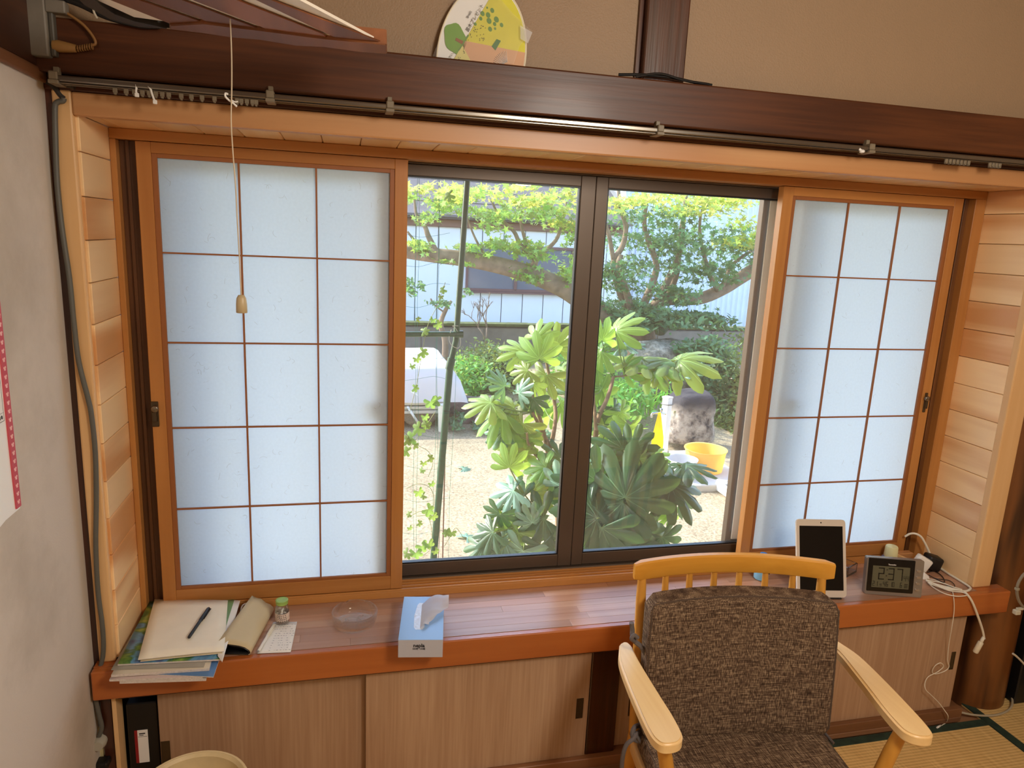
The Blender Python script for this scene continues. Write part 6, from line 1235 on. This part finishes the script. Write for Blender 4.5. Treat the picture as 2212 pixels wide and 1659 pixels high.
cloud('foliage', M_MAPD, [(960, 655, 34, 10, 7.4, .3, 110), (900, 620, 26, 30, 7.4, .4, 200), (1010, 640, 20, 14, 7.4, .3, 50)], .035, parent=t, seed=41, star=0)
# rocks, slab, stand pipe, tubs
M_R1 = rockmat('boulder', (176, 164, 150), (132, 120, 110), (56, 52, 54), .48); c = at(1488, 910, 4.25)
rock('boulder', Vector((c.x, 4.25, (ZG+at(1490, 842, 4.2).z)/2-.02)), .235, .20, (at(1490, 842, 4.2).z-ZG)/2+.03, M_R1, 'tall dark topped boulder behind the standpipe and yellow tub', 3.3, .07, .82)
c = at(1450, 775, 5.9); rock('pale_rock', Vector((c.x, 6.0, at(1450, 790, 5.9).z-.1)), .56, .3, .36, rockmat('pale_rock_m', (176, 170, 156), (128, 124, 112), (84, 90, 72)), 'large pale mossy rock under the maple', 8.1, .16)
c = at(1015, 892, 5.3); rock('dark_rock', Vector((c.x+.05, 5.35, ZG+.08)), .34, .2, .17, rockmat('dark_rock_m', (124, 112, 112), (92, 82, 84), (60, 54, 56)), 'low dark rock behind the white pot and green pole', 5.0, .14)
c = atz(1505, 1040, ZG); b = BM(); box(b, atz(1410, 1040, ZG).x, 3.75, 3.02, 3.95, ZG-.03, ZG+.055, .012, 2); props(obj('concrete_slab', b, flat('slab', (206, 202, 196), .8, var=.06, bscale=8)), 'pale concrete slab under the tubs and standpipe', 'slab')
b = BM(); p0 = atz(1568, 1060, ZG+.05); box(b, p0.x-.01, p0.x+.03, 1.4, 3.05, ZG, ZG+.08, .01); props(obj('white_kerb', b, flat('kerb', (214, 212, 206), .8)), 'narrow white kerb running towards the house at the right of the yard', 'kerb')
c = atz(1428, 1012, ZG+.055); zt_ = at(1432, 860, c.y).z; t = thing('standpipe', c, 'square white garden standpipe with chrome tap in front of the boulder', 'tap'); MR = Matrix.Rotation(.5, 3, 'Z')
b = BM(); obox(b, Vector((c.x, c.y, (ZG+.05+zt_)/2)), .062, .062, zt_-ZG-.05, MR, .005, 2); obj('post', b, flat('post_white', (226, 228, 234), .4), t)
b = BM(); obox(b, Vector((c.x, c.y, zt_+.006)), .070, .070, .016, MR, .004, 2); obj('cap', b, flat('cap_white', (216, 214, 218), .4), t)
b = BM(); y_ = c.y-.05; tube(b, spline([Vector((c.x-.03, y_, at(0, 0, 1).z*0+zt_-.125)), Vector((c.x-.09, y_-.01, zt_-.115)), Vector((c.x-.15, y_-.02, zt_-.112)), Vector((c.x-.165, y_-.02, zt_-.125)), Vector((c.x-.168, y_-.02, zt_-.15))], 4), .010, 10); tube(b, [Vector((c.x-.07, y_, zt_-.115)), Vector((c.x-.07, y_, zt_-.075))], [.010, .018], 10); obj('tap', b, flat('chrome', (200, 204, 210), .15, 1.0), t)
b = BM(); tube(b, spline([Vector((c.x+.05*math.cos(a/12*6.28), c.y+.05*math.sin(a/12*6.28), zt_-.05)) for a in range(13)], 3), .004, 6); obj('tie_wire', b, M_CABG, t)
b = BM(); n_ = 12; rows = []
for i in range(n_+1):
    v = i/n_; w_ = .012+.045*min(1, v*1.9)*(1-.35*max(0, v-.7)/.3); rows.append([b.verts.new((c.x-.105+(-.55+u)*w_*2-.01*v+(.03*v), c.y-.09+.012*math.sin(u*14)*v, zt_-.10-.44*v)) for u in (0, .2, .4, .6, .8, 1)])
for i in range(n_):
    for k in range(5): f = b.faces.new((rows[i][k], rows[i][k+1], rows[i+1][k+1], rows[i+1][k])); f.smooth = True
o_ = obj('yellow_cloth', b, leafmat('cloth_yellow', (238, 206, 20), (240, 214, 30), .3, .8, 0, hue=0)); props(o_, 'bright yellow cloth hanging from the standpipe tap', 'cloth')
def tub(nm, px0, px1, pyt, pyb, m, label, taper=.80, z0=ZG+.056):
    p = atz((px0+px1)/2, pyb, z0); y = p.y+.12; w_ = at(px1, pyt, y).x-at(px0, pyt, y).x; r = w_/2; cx_ = (at(px1, pyt, y).x+at(px0, pyt, y).x)/2; h = max(at((px0+px1)/2, pyt, y).z-z0, .12)
    b = BM(); lathe(b, [(0, .002), (r*taper, .002), (r*(taper+.01), .01), (r*.97, h-.015), (r*1.0, h-.015), (r*1.03, h-.006), (r*1.02, h), (r*.95, h-.004), (r*(taper-.04), .012), (0, .012)], 40, (cx_, y, z0)); return props(smooth(obj(nm, b, m), 30), label, 'tub' if 'tub' in nm else 'bucket')
tub('yellow_tub', 1484, 1565, 968, 1024, leafmat('tub_yellow', (250, 222, 140), (250, 220, 130), .5, .35, 0, hue=0), 'large translucent yellow tub beside the boulder', .86)
tub('white_bucket', 1443, 1504, 990, 1040, flat('bucket_white', (214, 214, 216), .5), 'white bucket between the standpipe and the yellow tub', .82)
b = BM(); c = at(1428, 985, 3.5); box(b, c.x-.02, c.x+.05, 3.45, 3.52, ZG+.056, c.z+.06, .004); props(obj('glass_jar', b, flat('jar', (170, 172, 160), .15)), 'small jar at the foot of the standpipe', 'jar')
# climbing vines on the net
t = thing('climbing_vine', at(900, 1200, NY), 'thin climbing vine with small lobed leaves on the net', 'vine'); M_V = leafmat('vine_green', (112, 144, 80), (160, 188, 80), .4, .5, .25, hue=.02); vm = [leafmesh('vine_leaf%d' % i, M_V, lobes=5, spread=2.5, R=.17, seed=50+i, core=.55, droop=.3) for i in range(2)]
paths = [[(962, 610), (945, 660), (925, 700), (912, 760), (900, 830), (885, 890)], [(940, 890), (920, 920), (898, 950), (878, 975)], [(870, 930), (900, 960), (925, 975), (935, 1000), (925, 1030)], [(878, 1055), (905, 1045), (930, 1055), (938, 1085), (925, 1110), (900, 1115)], [(878, 1120), (910, 1105), (930, 1130), (932, 1180), (915, 1200)], [(960, 1180), (975, 1155), (985, 1140), (1000, 1160)]]
b = BM(); 
for P in paths: tube(b, spline([at(x, y, NY-.03) for x, y in P], 4), .0011, 5)
obj('vine_stem', b, flat('vine_stem', (140, 150, 90), .6), t); rnd = random.Random(12)
for x, y, s in [(958, 625, 14), (952, 640, 10), (945, 700, 16), (935, 690, 12), (915, 715, 18), (905, 690, 10), (912, 760, 20), (900, 775, 14), (890, 790, 12), (895, 838, 14), (930, 868, 24), (945, 865, 20), (918, 900, 14), (890, 945, 24), (878, 950, 20), (905, 925, 24), (920, 915, 20), (920, 918, 16), (880, 975, 18), (895, 962, 14), (928, 990, 14), (915, 1000, 12), (912, 1015, 12), (932, 1045, 12), (905, 1062, 18), (915, 1070, 14), (925, 1100, 24), (935, 1115, 18), (885, 1110, 12), (905, 1130, 12), (912, 1180, 24), (925, 1175, 22), (898, 1195, 24), (880, 1195, 20), (975, 1150, 18), (965, 1150, 16), (940, 1190, 14), (885, 1140, 10), (972, 420, 22)]:
    put_leaf(t, rnd.choice(vm), at(x, y, NY-.035), RV*rnd.uniform(-1, 1)+Vector((0, 0, rnd.uniform(-1, .4))), -FV+Vector((rnd.uniform(-.4, .4), 0, rnd.uniform(.1, .9))), s/FPX*2.1)
for i, p in enumerate([at(x, y, Y) for x, y, Y in ((1000, 1015, 3), (1020, 1020, 3.3), (1010, 1155, 2.4))]):
    put = atz([1000, 1120, 1008][i], [1012, 925, 1160][i], ZG+.015); tt = thing('fallen_leaf', put, ['fallen leaf on the gravel right of the green pole', 'fallen leaf at the far edge of the gravel under the fatsia', 'curled fallen leaf near the window on the bright gravel'][i], 'leaf'); put_leaf(tt, LM['b'][0], put, Vector((1, .3*i, 0)), Vector((0, -.2, 1)), .09, 'blade')
